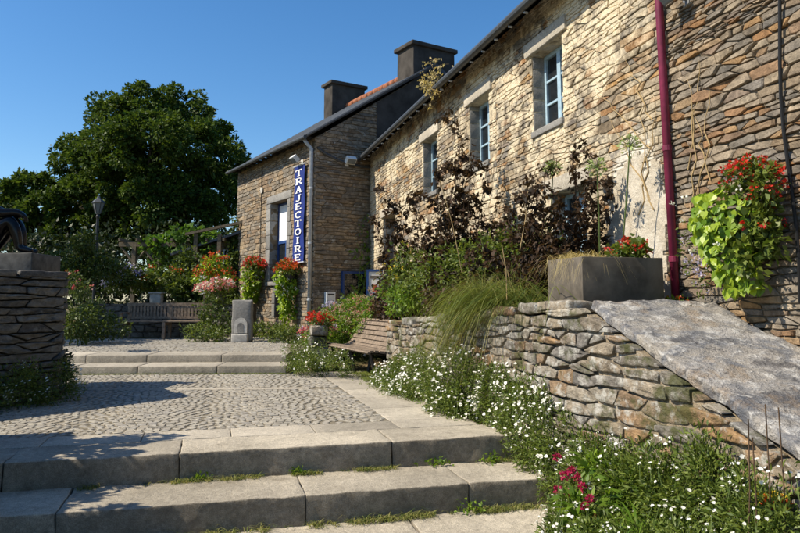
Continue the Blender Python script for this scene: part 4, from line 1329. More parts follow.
# ---- ornamental grass falling over the bed wall
def fall_grass():
    g = thing('fountain_grass', (2.95, 7.0, 1.0), 'long green fountain grass falling over the bed wall below the shrubs', 'grass')
    n = 1050
    base = np.array([3.02, 6.75, 1.10]) + rg.normal(0, 1, (n, 3)) * [.10, .50, .02]
    d = np.stack([rg.normal(-.6, .5, n), rg.normal(.9, .6, n), np.zeros(n)], 1)
    o = blades('blade', base, d, .98, 'grass_blade', g, rg, .006, .85, 7, 1.05); o['kind'] = 'stuff'
    n = 330
    base = np.array([2.80, 7.1, 1.12]) + rg.normal(0, 1, (n, 3)) * [.05, .10, .02] + np.array([0, 1.0, 0]) * rg.choice([-.42, .05, .12, .5], n)[:, None]
    d = np.stack([rg.normal(-.55, .18, n), rg.normal(.45, .35, n), np.zeros(n)], 1)
    o = blades('hanging_blade', base, d, .74, 'straw_blade', g, rg, .0055, 1.9, 8, .30); o['kind'] = 'stuff'
    n = 700
    base = np.array([3.0, 6.9, 1.10]) + rg.normal(0, 1, (n, 3)) * [.10, .40, .02]
    d = np.stack([rg.normal(-.3, .8, n), rg.normal(.3, .9, n), np.zeros(n)], 1)
    o = blades('upright_blade', base, d, .80, 'straw_blade', g, rg, .0035, .55, 6, 1.25); o['kind'] = 'stuff'
    b = MB()
    for x, y, x2, y2, dd in ((500, 255, 512, 292, 7.0), (462, 272, 440, 180, 8.0), (507, 300, 502, 245, 6.6), (520, 250, 528, 190, 7.0)):
        b.tube([at(x, y, dd), (at(x, y, dd) + at(x2, y2, dd)) / 2 + [.02, 0, .02], at(x2, y2, dd)], .005, 5)
    b.build('dry_stalk', 'dry_stem', g)
fall_grass()

def agapanthus(x, y, xb, yb, d, label, r=.085):
    top = at(x, y, d); bot = at(xb, yb, d + .1)
    t = thing('agapanthus', bot, label, 'flower')
    MB().tube([bot, (bot + top) / 2 + [.01, .01, 0], top], [.008, .007, .006], 6).build('stem', 'green_stem', t)
    b = MB(); P = []
    for k in range(90):
        e = unit(rg.normal(size=3) + [0, 0, .35]) * r * rg.uniform(.75, 1.1)
        b.tube([top, top + e], .0014, 3); P.append(top + e)
    b.build('ray', 'green_stem', t)
    V, Fc, tt = leaf_arrays(np.array(P), .034, rg, .5, unit(np.array(P) - top), .2, 0)
    tag(link_np('seed_pod', V, Fc, 'seed_head', t, tt), kind='stuff')
agapanthus(630, 146, 622, 255, 6.3, 'tallest agapanthus seed head on a bare stem beside the downpipe')
agapanthus(597, 168, 600, 258, 6.6, 'agapanthus seed head just below and beside the tallest one', .08)
agapanthus(553, 168, 548, 262, 7.0, 'agapanthus seed head among the bronze leaves by the window', .075)

# ---- hanging baskets
def heart_mesh(name, mat):
    me = bpy.data.meshes.new(name)
    P = [(0, 0, 0), (.28, -.10, .05), (.50, .12, .09), (.44, .45, .05), (.20, .78, .0), (0, 1.0, -.10), (-.20, .78, .0), (-.44, .45, .05), (-.50, .12, .09), (-.28, -.10, .05), (0, .4, -.03)]
    me.from_pydata(P, [], [(0, 1, 10), (1, 2, 10), (2, 3, 10), (3, 4, 10), (4, 5, 10), (5, 6, 10), (6, 7, 10), (7, 8, 10), (8, 9, 10), (9, 0, 10)])
    me.materials.append(M[mat]); return me
def heart_leaves(root, P, out, size, mat, rng):
    from mathutils import Matrix
    meshes = []
    for tv in (.1, .4, .7, .95):
        me = heart_mesh('leaf', mat); a = me.attributes.new('tint', 'FLOAT', 'FACE'); a.data.foreach_set('value', [tv] * len(me.polygons)); meshes.append(me)
    base = wloc(root)
    for p in P:
        z = Vector(unit(np.asarray(out) + rng.normal(0, .38, 3) + [0, 0, .35])); y = Vector((rng.normal(0, .35), rng.normal(0, .35), -1.0)); y = (y - z * y.dot(z)).normalized(); x = y.cross(z)
        s = size * rng.uniform(.65, 1.3)
        m = Matrix((x, y, z)).transposed().to_4x4() @ Matrix.Scale(s, 4); m.translation = Vector(p) - base
        o = bpy.data.objects.new('leaf', meshes[rng.integers(0, 4)]); COL.objects.link(o); o.parent = root; o.matrix_local = m

def big_basket():
    c = np.array([3.80, 4.30, 1.78])
    r = thing('hanging_basket', (3.86, 4.2, 1.5), 'large lime-green basket with red blooms hung on the bare stone wall', 'basket')
    b = MB(); b.lathe((3.88, 4.24, 1.80), [(.03, -.17), (.07, -.14), (.10, -.05), (.11, .05), (.10, .05)], 14); b.build('pot', 'black_metal', r)
    MB().tube([(3.99, 4.12, 1.95), (3.84, 4.12, 1.97), (3.84, 4.12, 1.86)], .01, 6).build('bracket', 'black_metal', r)
    P = []
    for k in range(420):
        f = rg.random(); z = 2.05 - f * .78
        w = np.interp(f, [0, .3, .6, 1], [.30, .34, .26, .14]); yc = np.interp(f, [0, .4, 1], [4.40, 4.42, 4.30])
        y = yc + rg.uniform(-1, 1) * w
        x = 3.93 - np.interp(f, [0, .3, 1], [.32, .36, .22]) * (1 - .6 * ((y - yc) / w) ** 2) + rg.uniform(0, .09)
        P.append((x, y, z))
    heart_leaves(r, P, (-.9, -.35, 0), .060, 'lime_leaf', rg)
    lo = [((3.82, 4.36, 1.75), (.13, .26, .34)), ((3.82, 4.15, 1.62), (.13, .2, .30))]
    foliage('inner_foliage', lo, 900, .06, 'mid_leaf', r, rg, .7, fill=.6)
    lr = [((3.78, 4.24, 2.13), (.12, .20, .08)), ((3.76, 4.06, 2.13), (.13, .16, .11)), ((3.78, 3.98, 2.04), (.11, .13, .13)), ((3.84, 4.10, 1.80), (.11, .14, .24))]
    foliage('upper_foliage', lr, 900, .05, 'mid_leaf', r, rg, .6)
    clusters('red_bloom', tops(lr, 62, rg, -.4, (.95, 1.25)), .024, 13, .024, 'petal_red', r, rg)
    clusters('white_bloom', np.array([[3.64 + rg.normal(0, .04), y, z] for y, z in ((4.72, 1.98), (4.62, 2.02), (4.38, 1.92), (4.55, 1.60), (4.3, 1.62), (4.12, 2.02), (4.76, 1.85))]), .022, 12, .02, 'petal_white', r, rg)
    ll = [((3.78, 4.80, 1.62), (.07, .10, .22)), ((3.82, 4.72, 1.42), (.07, .10, .18))]
    foliage('trailing_foliage', ll, 220, .035, 'mid_leaf', r, rg, .4)
    clusters('lilac_bloom', tops(ll, 34, rg, -.9), .02, 8, .018, 'petal_lilac', r, rg)
big_basket()
leafy('low_herb', 'tuft of green herbs at the foot of the magenta downpipe', 'plant', [((3.80, 5.15, 1.17), (.12, .25, .07)), ((3.75, 4.85, 1.14), (.1, .2, .06))], 500, .04, 'bright_leaf', [('cl', 'petal_orange', 8, .014)])

def wall_basket(label, u, z, hgt, s, lime, red='petal_orange', side=-1):
    ff = GALF
    c = ff(u, z, .3)
    r = thing('hanging_basket', ff(u, z - .2, .1), label, 'basket')
    MB().lathe(tuple(ff(u, z, .22)), [(.03, -.2), (.11, -.15), (.17, 0), (.19, .08), (.17, .08)], 12).build('pot', 'black_metal', r)
    MB().tube([ff(u, z + .2, 0), ff(u, z + .22, .2), ff(u, z + .08, .22)], .012, 6).build('bracket', 'black_metal', r)
    top = [(ff(u - .05, z + .25, .3), (.25 * s, .25 * s, .20)), (ff(u - .25, z + .2, .3), (.2 * s, .2 * s, .15)), (ff(u + .22, z + .18, .3), (.2 * s, .2 * s, .15))]
    foliage('upper_foliage', top, 700, .07, 'mid_leaf', r, rg, .6)
    clusters('red_bloom', tops(top, 75, rg, -.3, (.9, 1.2)), .045, 10, .05, red, r, rg)
    low = [(ff(u + lime * f * .5 + rg.normal(0, .05), z - hgt * f, .32 - .1 * f), (.26 * s * (1 - .35 * f), .26 * s * (1 - .35 * f), .24)) for f in np.linspace(0, 1, 5)]
    foliage('trailing_foliage', low, 1000, .10, 'lime_leaf', r, rg, .8, up=.3, droop=.6)
    clusters('white_bloom', tops(low, 34, rg, -.6, (.95, 1.15)), .03, 8, .035, 'petal_white', r, rg)
wall_basket('overflowing flower basket on the gallery wall under the foot of the blue banner', .95, 1.80, .95, 1.0, .15)
wall_basket('flower basket with scarlet top on the gallery wall beside the tall window', 3.35, 2.0, .75, 1.15, .9, 'petal_red')

leafy('flower_tub', 'red and lime flowers heaped beside the ivy at the shed corner', 'flower', [lob(216, 262, 18.5, .3, .3, .22), lob(205, 275, 18.2, .25, .25, .25), lob(222, 278, 18.3, .35, .3, .3)], 1300, .09, 'lime_leaf', [('cl', 'petal_orange', 60, .05)])
leafy('flower_tub', 'pink and white flowers spilling over the low terrace wall', 'flower', [lob(212, 290, 17.2, .35, .3, .16), lob(222, 286, 17.1, .25, .3, .16)], 800, .07, 'mid_leaf', [('cl', 'petal_pink', 70, .05), ('cl', 'petal_white', 30, .045)])
leafy('green_shrub', 'rounded green bush under the pink flowers beside the carved stone', 'shrub', [lob(213, 312, 16.7, .35, .35, .4), lob(222, 325, 16.4, .35, .3, .3)], 1700, .07, 'shrub_leaf')
for (x, y, d, lab) in ((200, 332, 16.0, 'grass and herbs at the right end of the terrace bench'), (265, 330, 16.5, 'weedy tuft at the foot of the gallery wall between cellar window and carved stone'), (283, 334, 15.6, 'leafy herbs below the basket under the blue banner')):
    leafy('low_herb', lab, 'plant', [lob(x, y, d, .5, .3, .18), lob(x + 14, y + 2, d, .35, .3, .16)], 1200, .06, 'mid_leaf')
leafy('ivy', 'ivy climbing the left corner of the gallery house', 'plant', [(GALF(5.7, 1.2, .1), (.35, .35, .7)), (GALF(5.75, 2.4, .1), (.28, .28, .8)), (GALF(5.8, 3.4, .05), (.18, .18, .5)), (GALF(5.0, .8, .1), (.35, .3, .5))], 3400, .10, 'shrub_leaf', droop=.5, aspect=.8)

def carved():
    b = at(242, 337, 16.0); b[2] = Z2
    r = thing('carved_stone', b, 'upright carved granite block standing before the gallery wall', 'stone')
    A = [cR, np.cross([0, 0, 1], cR), [0, 0, 1]]; up = np.array([0, 0, 1.0]); fr = -A[1]
    rough_block(b + up * .48, (.46, .22, .96), 'granite_grey', r, 'block', ax=A, bev=.03, cell=.12, amp=.02)
    V = [b + fr * .125 + cR * (.15 * math.cos(q)) + up * (.40 + .15 * math.sin(q)) for q in np.linspace(0, math.pi, 12)]
    V = [b + fr * .125 + cR * .15 + up * .2] + V + [b + fr * .125 - cR * .15 + up * .2]
    MB().prism(V, fr * .05).build('carved_arch', 'carved_stone', r)
    V2 = [b + fr * .176 + cR * (.07 * math.cos(q)) + up * (.36 + .08 * math.sin(q)) for q in np.linspace(0, math.pi, 10)]
    MB().prism([b + fr * .176 + cR * .07 + up * .22] + V2 + [b + fr * .176 - cR * .07 + up * .22], fr * .006).build('niche', 'granite_grey', r)
    rough_block(b + up * .09 + fr * .2, (.36, .2, .18), 'carved_stone', r, 'basin', ax=A, bev=.02, amp=.01)
carved()

# ---- notices and letter box on the shaded gable
def notices():
    fg = GALG
    r = thing('letter_box', fg(.40, 1.05, .0), 'white letter box at the corner of the shaded gable', 'box')
    A = [GG, GN, [0, 0, 1]]
    MB().box(fg(.42, 1.25, .09), (.24, .14, .34), A).build('case', 'white_plastic', r)
    MB().box(fg(.42, 1.36, .163), (.18, .006, .03), A).build('slot', 'black_metal', r)
    for k in range(3): MB().box(fg(.35 + k * .07, 1.18, .163), (.045, .004, .08), A).build('tag', 'zinc', r)
    r = thing('notice_board', fg(1.15, 1.1, 0), 'blue-framed glazed notice board on the shaded gable', 'notice board')
    MB().box(fg(1.15, 1.52, .035), (.66, .05, .80), A).build('panel', 'planter_slate', r)
    for du, dv, w, h in ((0, .40, .74, .06), (0, -.40, .74, .06), (-.35, 0, .05, .74), (.35, 0, .05, .74)):
        MB().box(fg(1.15 + du, 1.52 + dv, .05), (w, .09, h), A).build('frame', 'deep_blue_paint', r)
    MB().box(fg(1.15, 1.52, .075), (.65, .008, .74), A).build('pane', 'glass_dark', r)
    p = np.array([3.33, 14.2, .42]); A = [unit(cR * 1.0), np.cross([0, 0, 1], cR), [0, 0, 1]]; fr = -A[1]; up = np.array([0, 0, 1.0])
    r = thing('sign_stand', p, 'blue sign stand with red and white poster before the far doorway', 'sign')
    for s in (-1, 1): MB().box(p + A[0] * s * .15 + up * .72, (.045, .05, 1.44), A).build('post', 'deep_blue_paint', r)
    for z in (1.42, .80): MB().box(p + up * z + fr * .002, (.256, .045, .05), A).build('rail', 'deep_blue_paint', r)
    MB().box(p + up * 1.11, (.254, .02, .57), A).build('poster', 'poster', r)
    MB().box(p + up * 1.05 + fr * .012, (.10, .006, .14), A).build('picture', 'poster_red', r)
    MB().box(p + up * 1.28 + fr * .012, (.18, .006, .06), A).build('picture', 'planter_slate', r)
    MB().box(p + up * .93 + fr * .012, (.18, .006, .05), A).build('picture', 'deep_blue_paint', r)
notices()
def pillar():
    p = at(318, 352, 12.4); p[2] = 0
    r = thing('stone_pillar', p, 'short stone pillar with scarlet flowers left of the curved bench', 'pillar')
    for k in range(4): rough_block(p + [rg.normal(0, .012), rg.normal(0, .012), .10 + k * .19], (.30, .28, .18), 'bed_stone', r, 'stone', bev=.02, amp=.02)
    leafy('red_salvia', 'scarlet flowers growing on the short stone pillar', 'flower', [(p + [0, 0, .86], (.2, .2, .12)), (p + [.12, -.05, .80], (.14, .14, .12))], 450, .05, 'mid_leaf', [('cl', 'petal_red', 32, .035)], base=p + [0, 0, .76])
pillar()

# ---- daisies
def daisies(label, lobes, n, m, r=.016, size=.04, leaf='daisy_leaf', extra=()):
    c = np.mean([l[0] for l in lobes], axis=0)
    t = thing('daisy_clump', (c[0], c[1], min(l[0][2] - l[1][2] for l in lobes)), label, 'flower')
    foliage('foliage', lobes, n, size, leaf, t, rg, .28, 24, .42, .4, .5, .0)
    P = tops(lobes, int(m * 2.2), rg, -.25, (1.0, 1.22))
    P = P[np.array([mnoise.noise(Vector(p) * 3.6) + .4 * mnoise.noise(Vector(p) * 11) > rg.normal(.06, .12) for p in P])]
    discs('flower_heads', P, r, 'petal_white', t, rg)
    b = MB()
    for p in P[::2]: b.tube([p, p + [rg.normal(0, .02), rg.normal(0, .02), -.10]], .0016, 3)
    tag(b.build('stem', 'green_stem', t), kind='stuff')
    for mat, k, s in extra: clusters('blossom', tops(lobes, k, rg, .1, (1.05, 1.5)), .02, 16, s, mat, t, rg)
    return t
daisies('white daisies billowing along the foot of the bed wall beside the landing', [((x, y, z), (rx, .42, h)) for x, y, z, rx, h in ((2.46, 9.7, .08, .2, .24), (2.48, 9.0, .16, .24, .30), (2.54, 8.2, .22, .26, .36), (2.58, 7.5, .26, .27, .38), (2.62, 6.9, .28, .26, .40), (2.48, 8.6, .05, .24, .2), (2.54, 7.2, .05, .24, .22))], 22000, 760, .016)
daisies('white daisies tumbling over the ends of the granite steps', [((2.74, y, z), (.17, .36, h)) for y, z, h in ((6.4, .22, .38), (5.95, .14, .42), (5.5, .02, .42), (5.05, -.10, .42))], 16000, 560, .015)
daisies('broad daisy clump with crimson valerian below the sloping slab', [((2.72, 4.55, -.16), (.22, .34, .38)), ((2.72, 4.1, -.10), (.22, .34, .40)), ((2.72, 3.7, -.04), (.22, .32, .40)), ((2.70, 3.3, .0), (.2, .30, .40)), ((2.66, 2.9, .0), (.2, .30, .38)), ((2.50, 4.45, -.40), (.24, .3, .26)), ((2.44, 4.05, -.36), (.26, .3, .28)), ((2.38, 3.6, -.34), (.24, .3, .28)), ((2.42, 3.1, -.24), (.22, .3, .30)), ((2.24, 4.0, -.55), (.2, .3, .16))], 44000, 800, .0118)
daisies('daisy mound between the upper steps and the curved bench', [(at(300, 352, 11.6), (.26, .3, .26)), (at(320, 360, 11.2), (.3, .3, .24)), (at(338, 364, 10.9), (.24, .3, .2)), (at(305, 364, 11.2), (.3, .3, .2))], 6000, 170, .015)
daisies('shaded daisies at the foot of the stone podium', [(PA + PF * f + np.array([.06, -.22, .17]), (.28, .26, .30)) for f in (.05, .45, .9, 1.35)], 9000, 260, .016)
def valerian():
    t = thing('valerian', (2.3, 4.55, -.6), 'crimson valerian heads on leafy stems beside the lowest step', 'flower')
    heads = A_([(557, 457), (565, 475), (558, 490), (577, 478), (583, 487), (569, 494), (597, 518), (585, 507), (572, 470), (590, 500)], 4.45)
    stems('stem', (2.2, 4.3, -.6), heads, .004, 'green_stem', t, rg, .04)
    clusters('flower_head', np.array(heads), .024, 60, .018, 'petal_crimson', t, rg)
    lo = [(at(578, 512, 4.5), (.12, .14, .12)), (at(605, 468, 4.7), (.14, .15, .10)), (at(625, 490, 4.4), (.12, .12, .10))]
    foliage('foliage', lo, 520, .075, 'bright_leaf', t, rg, .35, droop=0)
    t2 = thing('lily_leaves', at(660, 520, 4.2), 'tuft of broad upright green leaves among the daisies', 'plant')
    n = 60; base = at(655, 540, 4.0) + rg.normal(0, 1, (n, 3)) * [.10, .12, .02]
    a = rg.uniform(0, 6.28, n)
    blades('leaf_blades', base, np.stack([np.cos(a), np.sin(a), 0 * a], 1), .40, 'bright_leaf', t2, rg, .011, .55, 5)['kind'] = 'stuff'
    t3 = thing('dock_stalk', at(770, 565, 3.3), 'thin dry brown dock stalks in front of the sloping slab', 'plant')
    b = MB()
    for x in (748, 757, 771, 786):
        p, q = at(x, 565, 3.3), at(x + rg.uniform(-10, 8), rg.uniform(395, 440), 3.3); b.tube([p, (p + q) / 2 + [.01, 0, 0], q], .0035, 5)
    b.build('stalk', 'twig', t3)
    leafy('yellow_poppy', 'single orange-yellow flower at the foot of the sloping slab', 'flower', [(at(774, 503, 3.35), (.05, .05, .03))], 40, .03, 'mid_leaf', [('cl', 'petal_orange', 7, .018), ('cl', 'petal_yellow', 8, .018)])
    leafy('pink_flower', 'mixed pink and mauve flowers around the foot of the short pillar', 'flower', [lob(310, 338, 12.9, .22, .25, .2), lob(326, 330, 13.0, .2, .25, .18)], 800, .05, 'bright_leaf', [('cl', 'petal_pink', 26, .03), ('cl', 'petal_crimson', 14, .03), ('cl', 'petal_lilac', 16, .03)])
valerian()

# ---- moss, weeds in the joints, rough grass
def weeds():
    n = 4200; x = rg.uniform(-1.0, 2.65, n); f = rg.random(n)
    keep = np.array([mnoise.noise(Vector((xx * 3.3, 7.7, 0))) + .5 * mnoise.noise(Vector((xx * 11, 1.7, 0))) > .08 + rg.normal(0, .12) for xx in x]); x = x[keep]; n = len(x)
    base = np.stack([x, 5.945 - rg.random(n) ** 2 * .07, np.full(n, -.218)], 1); a = rg.uniform(0, 6.28, n)
    o = blades('weeds', base, np.stack([np.cos(a), np.sin(a) - .6, 0 * a], 1), .085 * rg.uniform(.35, 1.5, n), 'straw_blade', None, rg, .003, .6, 3)
    tag(o, 'grass sprouting under the top granite riser', 'grass', kind='stuff')
    n = 4200; x = rg.uniform(-.2, 2.6, n)
    keep = np.array([mnoise.noise(Vector((xx * 2.9, 3.1, 0))) + .5 * mnoise.noise(Vector((xx * 10, 4.7, 0))) > .05 + rg.normal(0, .12) for xx in x]); x = x[keep]; n = len(x)
    base = np.stack([x, 5.29 - rg.random(n) ** 2 * .08, np.full(n, -.433)], 1); a = rg.uniform(0, 6.28, n)
    o = blades('weeds', base, np.stack([np.cos(a), np.sin(a) - .6, 0 * a], 1), .11 * rg.uniform(.35, 1.5, n), 'straw_blade', None, rg, .0035, .6, 3)
    tag(o, 'grass sprouting under the second granite riser', 'grass', kind='stuff')
    n = 900; u = rg.uniform(0, 3.6, n); 
    base = S_A[None] - E2[None] * u[:, None] - N2[None] * (rg.random(n) ** 2 * .08)[:, None]; base[:, 2] = 0; a = rg.uniform(0, 6.28, n)
    tag(blades('weeds', base, np.stack([np.cos(a), np.sin(a), 0 * a], 1), .06, 'grass_blade', None, rg, .005, .6, 3), 'grass along the foot of the two low upper steps', 'grass', kind='stuff')
    P = []
    for (x, y, z, m, s) in ((2.02, 5.24, -.40, 90, .06), (1.95, 5.9, -.19, 60, .05), (2.45, 5.88, -.19, 70, .05), (.75, 5.92, -.2, 60, .03), (-.05, 5.93, -.2, 60, .03)):
        P.append(np.array([x, y, z]) + rg.normal(0, 1, (m, 3)) * [s * 1.2, s * .5, s * .5])
    P = np.concatenate(P); V, Fc, t = leaf_arrays(P, .035, rg, .6, unit(rg.normal(size=P.shape) + [0, -.5, .5]), .6, 0)
    tag(link_np('weeds', V, Fc, 'bright_leaf', None, t), 'small broad-leaved weeds in the step joints', 'weeds', kind='stuff')
    n = 5200; x = rg.uniform(-4.5, -1.7, n); y = rg.uniform(9.9, 13.2, n)
    k = ((np.stack([x, y, 0 * x], 1) - PA) @ np.array([.96, .274, 0])) < .75 - .15 * (y - 10)
    x, y = x[k], y[k]; n = len(x); a = rg.uniform(0, 6.28, n)
    base = np.stack([x, y, np.full(n, -.03)], 1)
    tag(blades('grass', base, np.stack([np.cos(a), np.sin(a), 0 * a], 1), .12, 'grass_blade', None, rg, .006, .6, 3), 'rough grass round the stone podium', 'grass', kind='stuff')
    n = 1400; y = rg.uniform(9.2, 11.6, n); base = np.stack([2.45 + rg.normal(0, .1, n), y, np.zeros(n)], 1); a = rg.uniform(0, 6.28, n)
    tag(blades('grass', base, np.stack([np.cos(a), np.sin(a), 0 * a], 1), .12, 'grass_blade', None, rg, .005, .6, 3), 'grass fringe along the path below the curved bench', 'grass', kind='stuff')
weeds()
leafy('low_herb', 'dark leafy weeds at the corner of the podium beside the upper steps', 'plant', [(PA + np.array([-.12, .6, .2]), (.14, .5, .3)), (PA + np.array([-.42, 1.6, .25]), (.18, .5, .35))], 1600, .07, 'hedge_leaf')

# ---- low wall behind the terrace bench, with plants on it
def back_wall():
    a = np.array([-3.3, 19.55, 0]); b = np.array([1.1, 18.6, 0]); ex = unit(b - a); n = np.array([ex[1], -ex[0], 0]); L = np.linalg.norm(b - a)
    fn = lambda u, v, d: a + ex * u + n * d + np.array([0, 0, v])
    r = thing('garden_wall', a + ex * L / 2 + np.array([0, 0, .2]), 'low dark stone wall behind the terrace bench', 'wall')
    core = MB().prism([fn(0, .1, 0), fn(L, .1, 0), fn(L, 1.12, 0), fn(0, 1.12, 0)], -n * .5).build('wall_core', 'podium_mortar', r)
    rng = np.random.default_rng(5)
    lay_stones(rubble(0, L, .15, 1.12, .42, .13, .02, rng), fn, .035, 'podium_stone', core, rng)
back_wall()
leafy('hydrangea', 'lilac-white hydrangea on the low wall behind the terrace bench', 'flower', [lob(125, 276, 19.4, .45, .35, .28), lob(118, 285, 19.3, .35, .3, .25)], 1300, .10, 'mid_leaf', [('cl', 'petal_lilac', 46, .06)])
leafy('green_shrub', 'mixed green perennials along the low wall behind the bench', 'shrub', [lob(143, 280, 19.8, .5, .3, .35), lob(165, 278, 19.8, .5, .3, .45), lob(183, 282, 19.6, .45, .3, .35)], 2200, .11, 'mid_leaf', [('cl', 'petal_orange', 12, .05)])
leafy('ivy', 'ivy mass hanging at the end of the lean-to shed', 'plant', [lob(192, 270, 20.2, .4, .4, .7), lob(198, 285, 19.6, .4, .3, .6), lob(186, 292, 19.4, .35, .3, .4)], 2600, .11, 'shrub_leaf', aspect=.8)
def trough():
    p = at(157, 290, 19.0); p[2] = 1.12
    r = thing('stone_trough', p, 'small pale stone trough on the low wall', 'trough')
    A = [cR, np.cross([0, 0, 1], cR), [0, 0, 1]]
    rough_block(p + [0, 0, .14], (.30, .26, .27), 'carved_stone', r, 'trough', ax=A, bev=.02, amp=.006)
    rough_block(p + [0, 0, .295], (.36, .31, .05), 'carved_stone', r, 'rim', ax=A, bev=.012, amp=.004)
trough()

def pergola():
    p = at(133, 283, 22); p[2] = .3
    r = thing('pergola', p, 'grey timber pergola with braced post in front of the trees', 'pergola')
    zt = at(133, 246, 22)[2]; ex = unit(np.array([.965, -.26, 0])); ey = np.array([.26, .965, 0]); up = np.array([0, 0, 1.0])
    for o in (p, p + ey * 2.2, p + ex * 2.6, p + ex * 2.6 + ey * 2.2):
        b = np.array([o[0], o[1], .3]); MB().box(b + up * (zt - .3) / 2, (.12, .12, zt - .3), [ex, ey, up]).build('post', 'pergola_wood', r)
    for o in (p, p + ey * 2.2):
        c = np.array([o[0], o[1], zt + .06]) + ex * 1.3; MB().box(c, (3.6, .10, .14), [ex, ey, up]).build('beam', 'pergola_wood', r)
        for s in (1, -1): MB().tube([np.array([o[0], o[1], zt - .55]), np.array([o[0], o[1], zt]) - ex * .45 * s], .035, 6).build('brace', 'pergola_wood', r)
    for k in range(7):
        c = np.array([p[0], p[1], zt + .18]) + ex * (-.35 + k * .55) + ey * 1.1; MB().box(c, (.06, 3.0, .10), [ex, ey, up]).build('rafter', 'pergola_wood', r)
    leafy('vine', 'bright green vine spreading over the pergola roof', 'plant', [lob(178, 240, 22.5, 1.0, .8, .38), lob(160, 246, 22.8, .7, .8, .3), lob(200, 250, 22.5, .6, .7, .5), lob(175, 262, 23.3, .8, .5, .6)], 3600, .16, 'vine_leaf', aspect=.8)
pergola()

def shed():
    p = np.array([.25, 22.9, .3]); ex = unit(np.array([.965, -.26, 0])); ey = np.array([.26, .965, 0]); up = np.array([0, 0, 1.0])
    r = thing('lean_to_shed', p, 'small stone shed with sloping slate roof beside the gallery house', 'shed')
    fn = lambda u, v, d: p + ex * u - ey * d + up * (v - .3)
    core = MB().prism([fn(-.9, .3, 0), fn(1.6, .3, 0), fn(1.6, 3.55, 0), fn(-.9, 2.75, 0)], ey * 2.5).build('wall', 'gallery_mortar', r)
    rng = np.random.default_rng(6)
    hole = (.1, .55, 1.9, 2.85)
    lay_stones(rubble(-.9, 1.6, .4, 3.5, .4, .13, .018, rng, planes=[(-.32, 1, 3.0)], holes=[hole]), fn, .03, 'gallery_stone', core, rng)
    MB().prism([fn(-1.5, 2.62, .35), fn(1.75, 3.68, .35), fn(1.75, 3.76, .35), fn(-1.5, 2.70, .35)], ey * 3.2).build('roof', 'slate', r)
    MB().prism([fn(-1.0, 3.25, .5), fn(1.3, 3.75, .5), fn(1.3, 3.83, .5), fn(-1.0, 3.33, .5)], ey * .16).build('beam', 'pergola_wood', r)
    for u in (-.75, .0): MB().prism([fn(u, .4, .42), fn(u + .12, .4, .42), fn(u + .12, 3.3, .42), fn(u, 3.3, .42)], ey * .10).build('post', 'pergola_wood', r)
    w = MB(); w.prism([fn(.12, 1.92, .04), fn(.53, 1.92, .04), fn(.53, 2.83, .04), fn(.12, 2.83, .04)], -ey * .02); wo = w.build('window', 'blind_white', r)
    for k in (0, 1): MB().prism([fn(.15 + k * .19, 1.96, .064), fn(.31 + k * .19, 1.96, .064), fn(.31 + k * .19, 2.79, .064), fn(.15 + k * .19, 2.79, .064)], -ey * .008).build('pane', 'glass_dark', wo)
    c = at(205, 285, 18.6); A = [cR, np.cross([0, 0, 1], cR), [0, 0, 1]]
    s = thing('sign_board', (c[0], c[1], .3), 'plain white board on a post behind the pink flowers', 'sign')
    MB().box(c, (.32, .03, .50), A).build('board', 'white_plastic', s); MB().box((c[0], c[1], (c[2] + .05) / 2), (.06, .05, c[2] - .5), A).build('post', 'pergola_wood', s)
shed()

def street_lamp():
    p = at(98, 214, 26); b = np.array([p[0], p[1], .4])
    r = thing('street_lamp', b, 'old-fashioned lantern on a tall pole in front of the big tree', 'street lamp')
    MB().lathe(tuple(b), [(.16, 0), (.16, .15), (.09, .3), (.06, .9), (.05, p[2] - .6), (.07, p[2] - .5), (.04, p[2] - .4)], 10).build('pole', 'black_metal', r)
    MB().lathe(tuple(p), [(.08, 0), (.10, .04), (.21, .40), (.22, .42)], 6).build('lantern', 'lantern_glass', r)
    MB().lathe((p[0], p[1], p[2] + .42), [(.25, 0), (.17, .10), (.07, .18), (.05, .24), (.01, .28)], 6).build('cap', 'zinc_dark', r)
    for k in range(6):
        q = 2 * math.pi * k / 6; MB().tube([(p[0] + .105 * math.cos(q), p[1] + .105 * math.sin(q), p[2] + .03), (p[0] + .222 * math.cos(q), p[1] + .222 * math.sin(q), p[2] + .42)], .012, 4).build('rib', 'black_metal', r)
street_lamp()

# ---- trees and bushes behind
def L_(D, *items): 
    return [(at(x, y, D + dz), (r * D / F_PX, r * D / F_PX, r * D / F_PX * .85)) for x, y, r, dz in items]
tree('broad_tree', 'huge dark green broad-leaved tree rising behind the pergola', L_(36, (150, 112, 34, 0), (115, 118, 28, -1), (185, 112, 30, 1), (82, 158, 30, 0), (110, 150, 34, -3), (150, 150, 42, -4), (195, 148, 36, -2), (228, 160, 24, 0), (215, 190, 32, -1), (72, 200, 26, 1), (105, 195, 34, -3), (150, 200, 40, -4), (190, 215, 34, -3), (48, 190, 16, 0), (215, 130, 18, 1), (240, 195, 14, 0), (130, 235, 30, -2), (90, 235, 26, -1)),
     105000, .19, 'tree_leaf', (-2.6, 36.5, .5), .45, rg, 40, fill=.08)
tree('small_tree', 'lower dark tree spreading behind the bronze sculpture', L_(33, (30, 190, 22, 0), (15, 205, 22, 0), (45, 208, 24, -1), (5, 225, 26, 1), (35, 235, 28, 0), (62, 232, 22, -1), (-25, 215, 30, 0)), 16000, .24, 'tree_leaf', (-9.0, 34, .4), .2, rg, 20)
leafy('dark_hedge', 'dark evergreen hedge closing the garden behind the pergola', 'hedge', [lob(x, y, 29 + rg.uniform(-1, 1), 1.6, 1.0, 1.5) for x in range(-30, 260, 32) for y in (262, 290)], 15000, .22, 'hedge_leaf', sub=18)
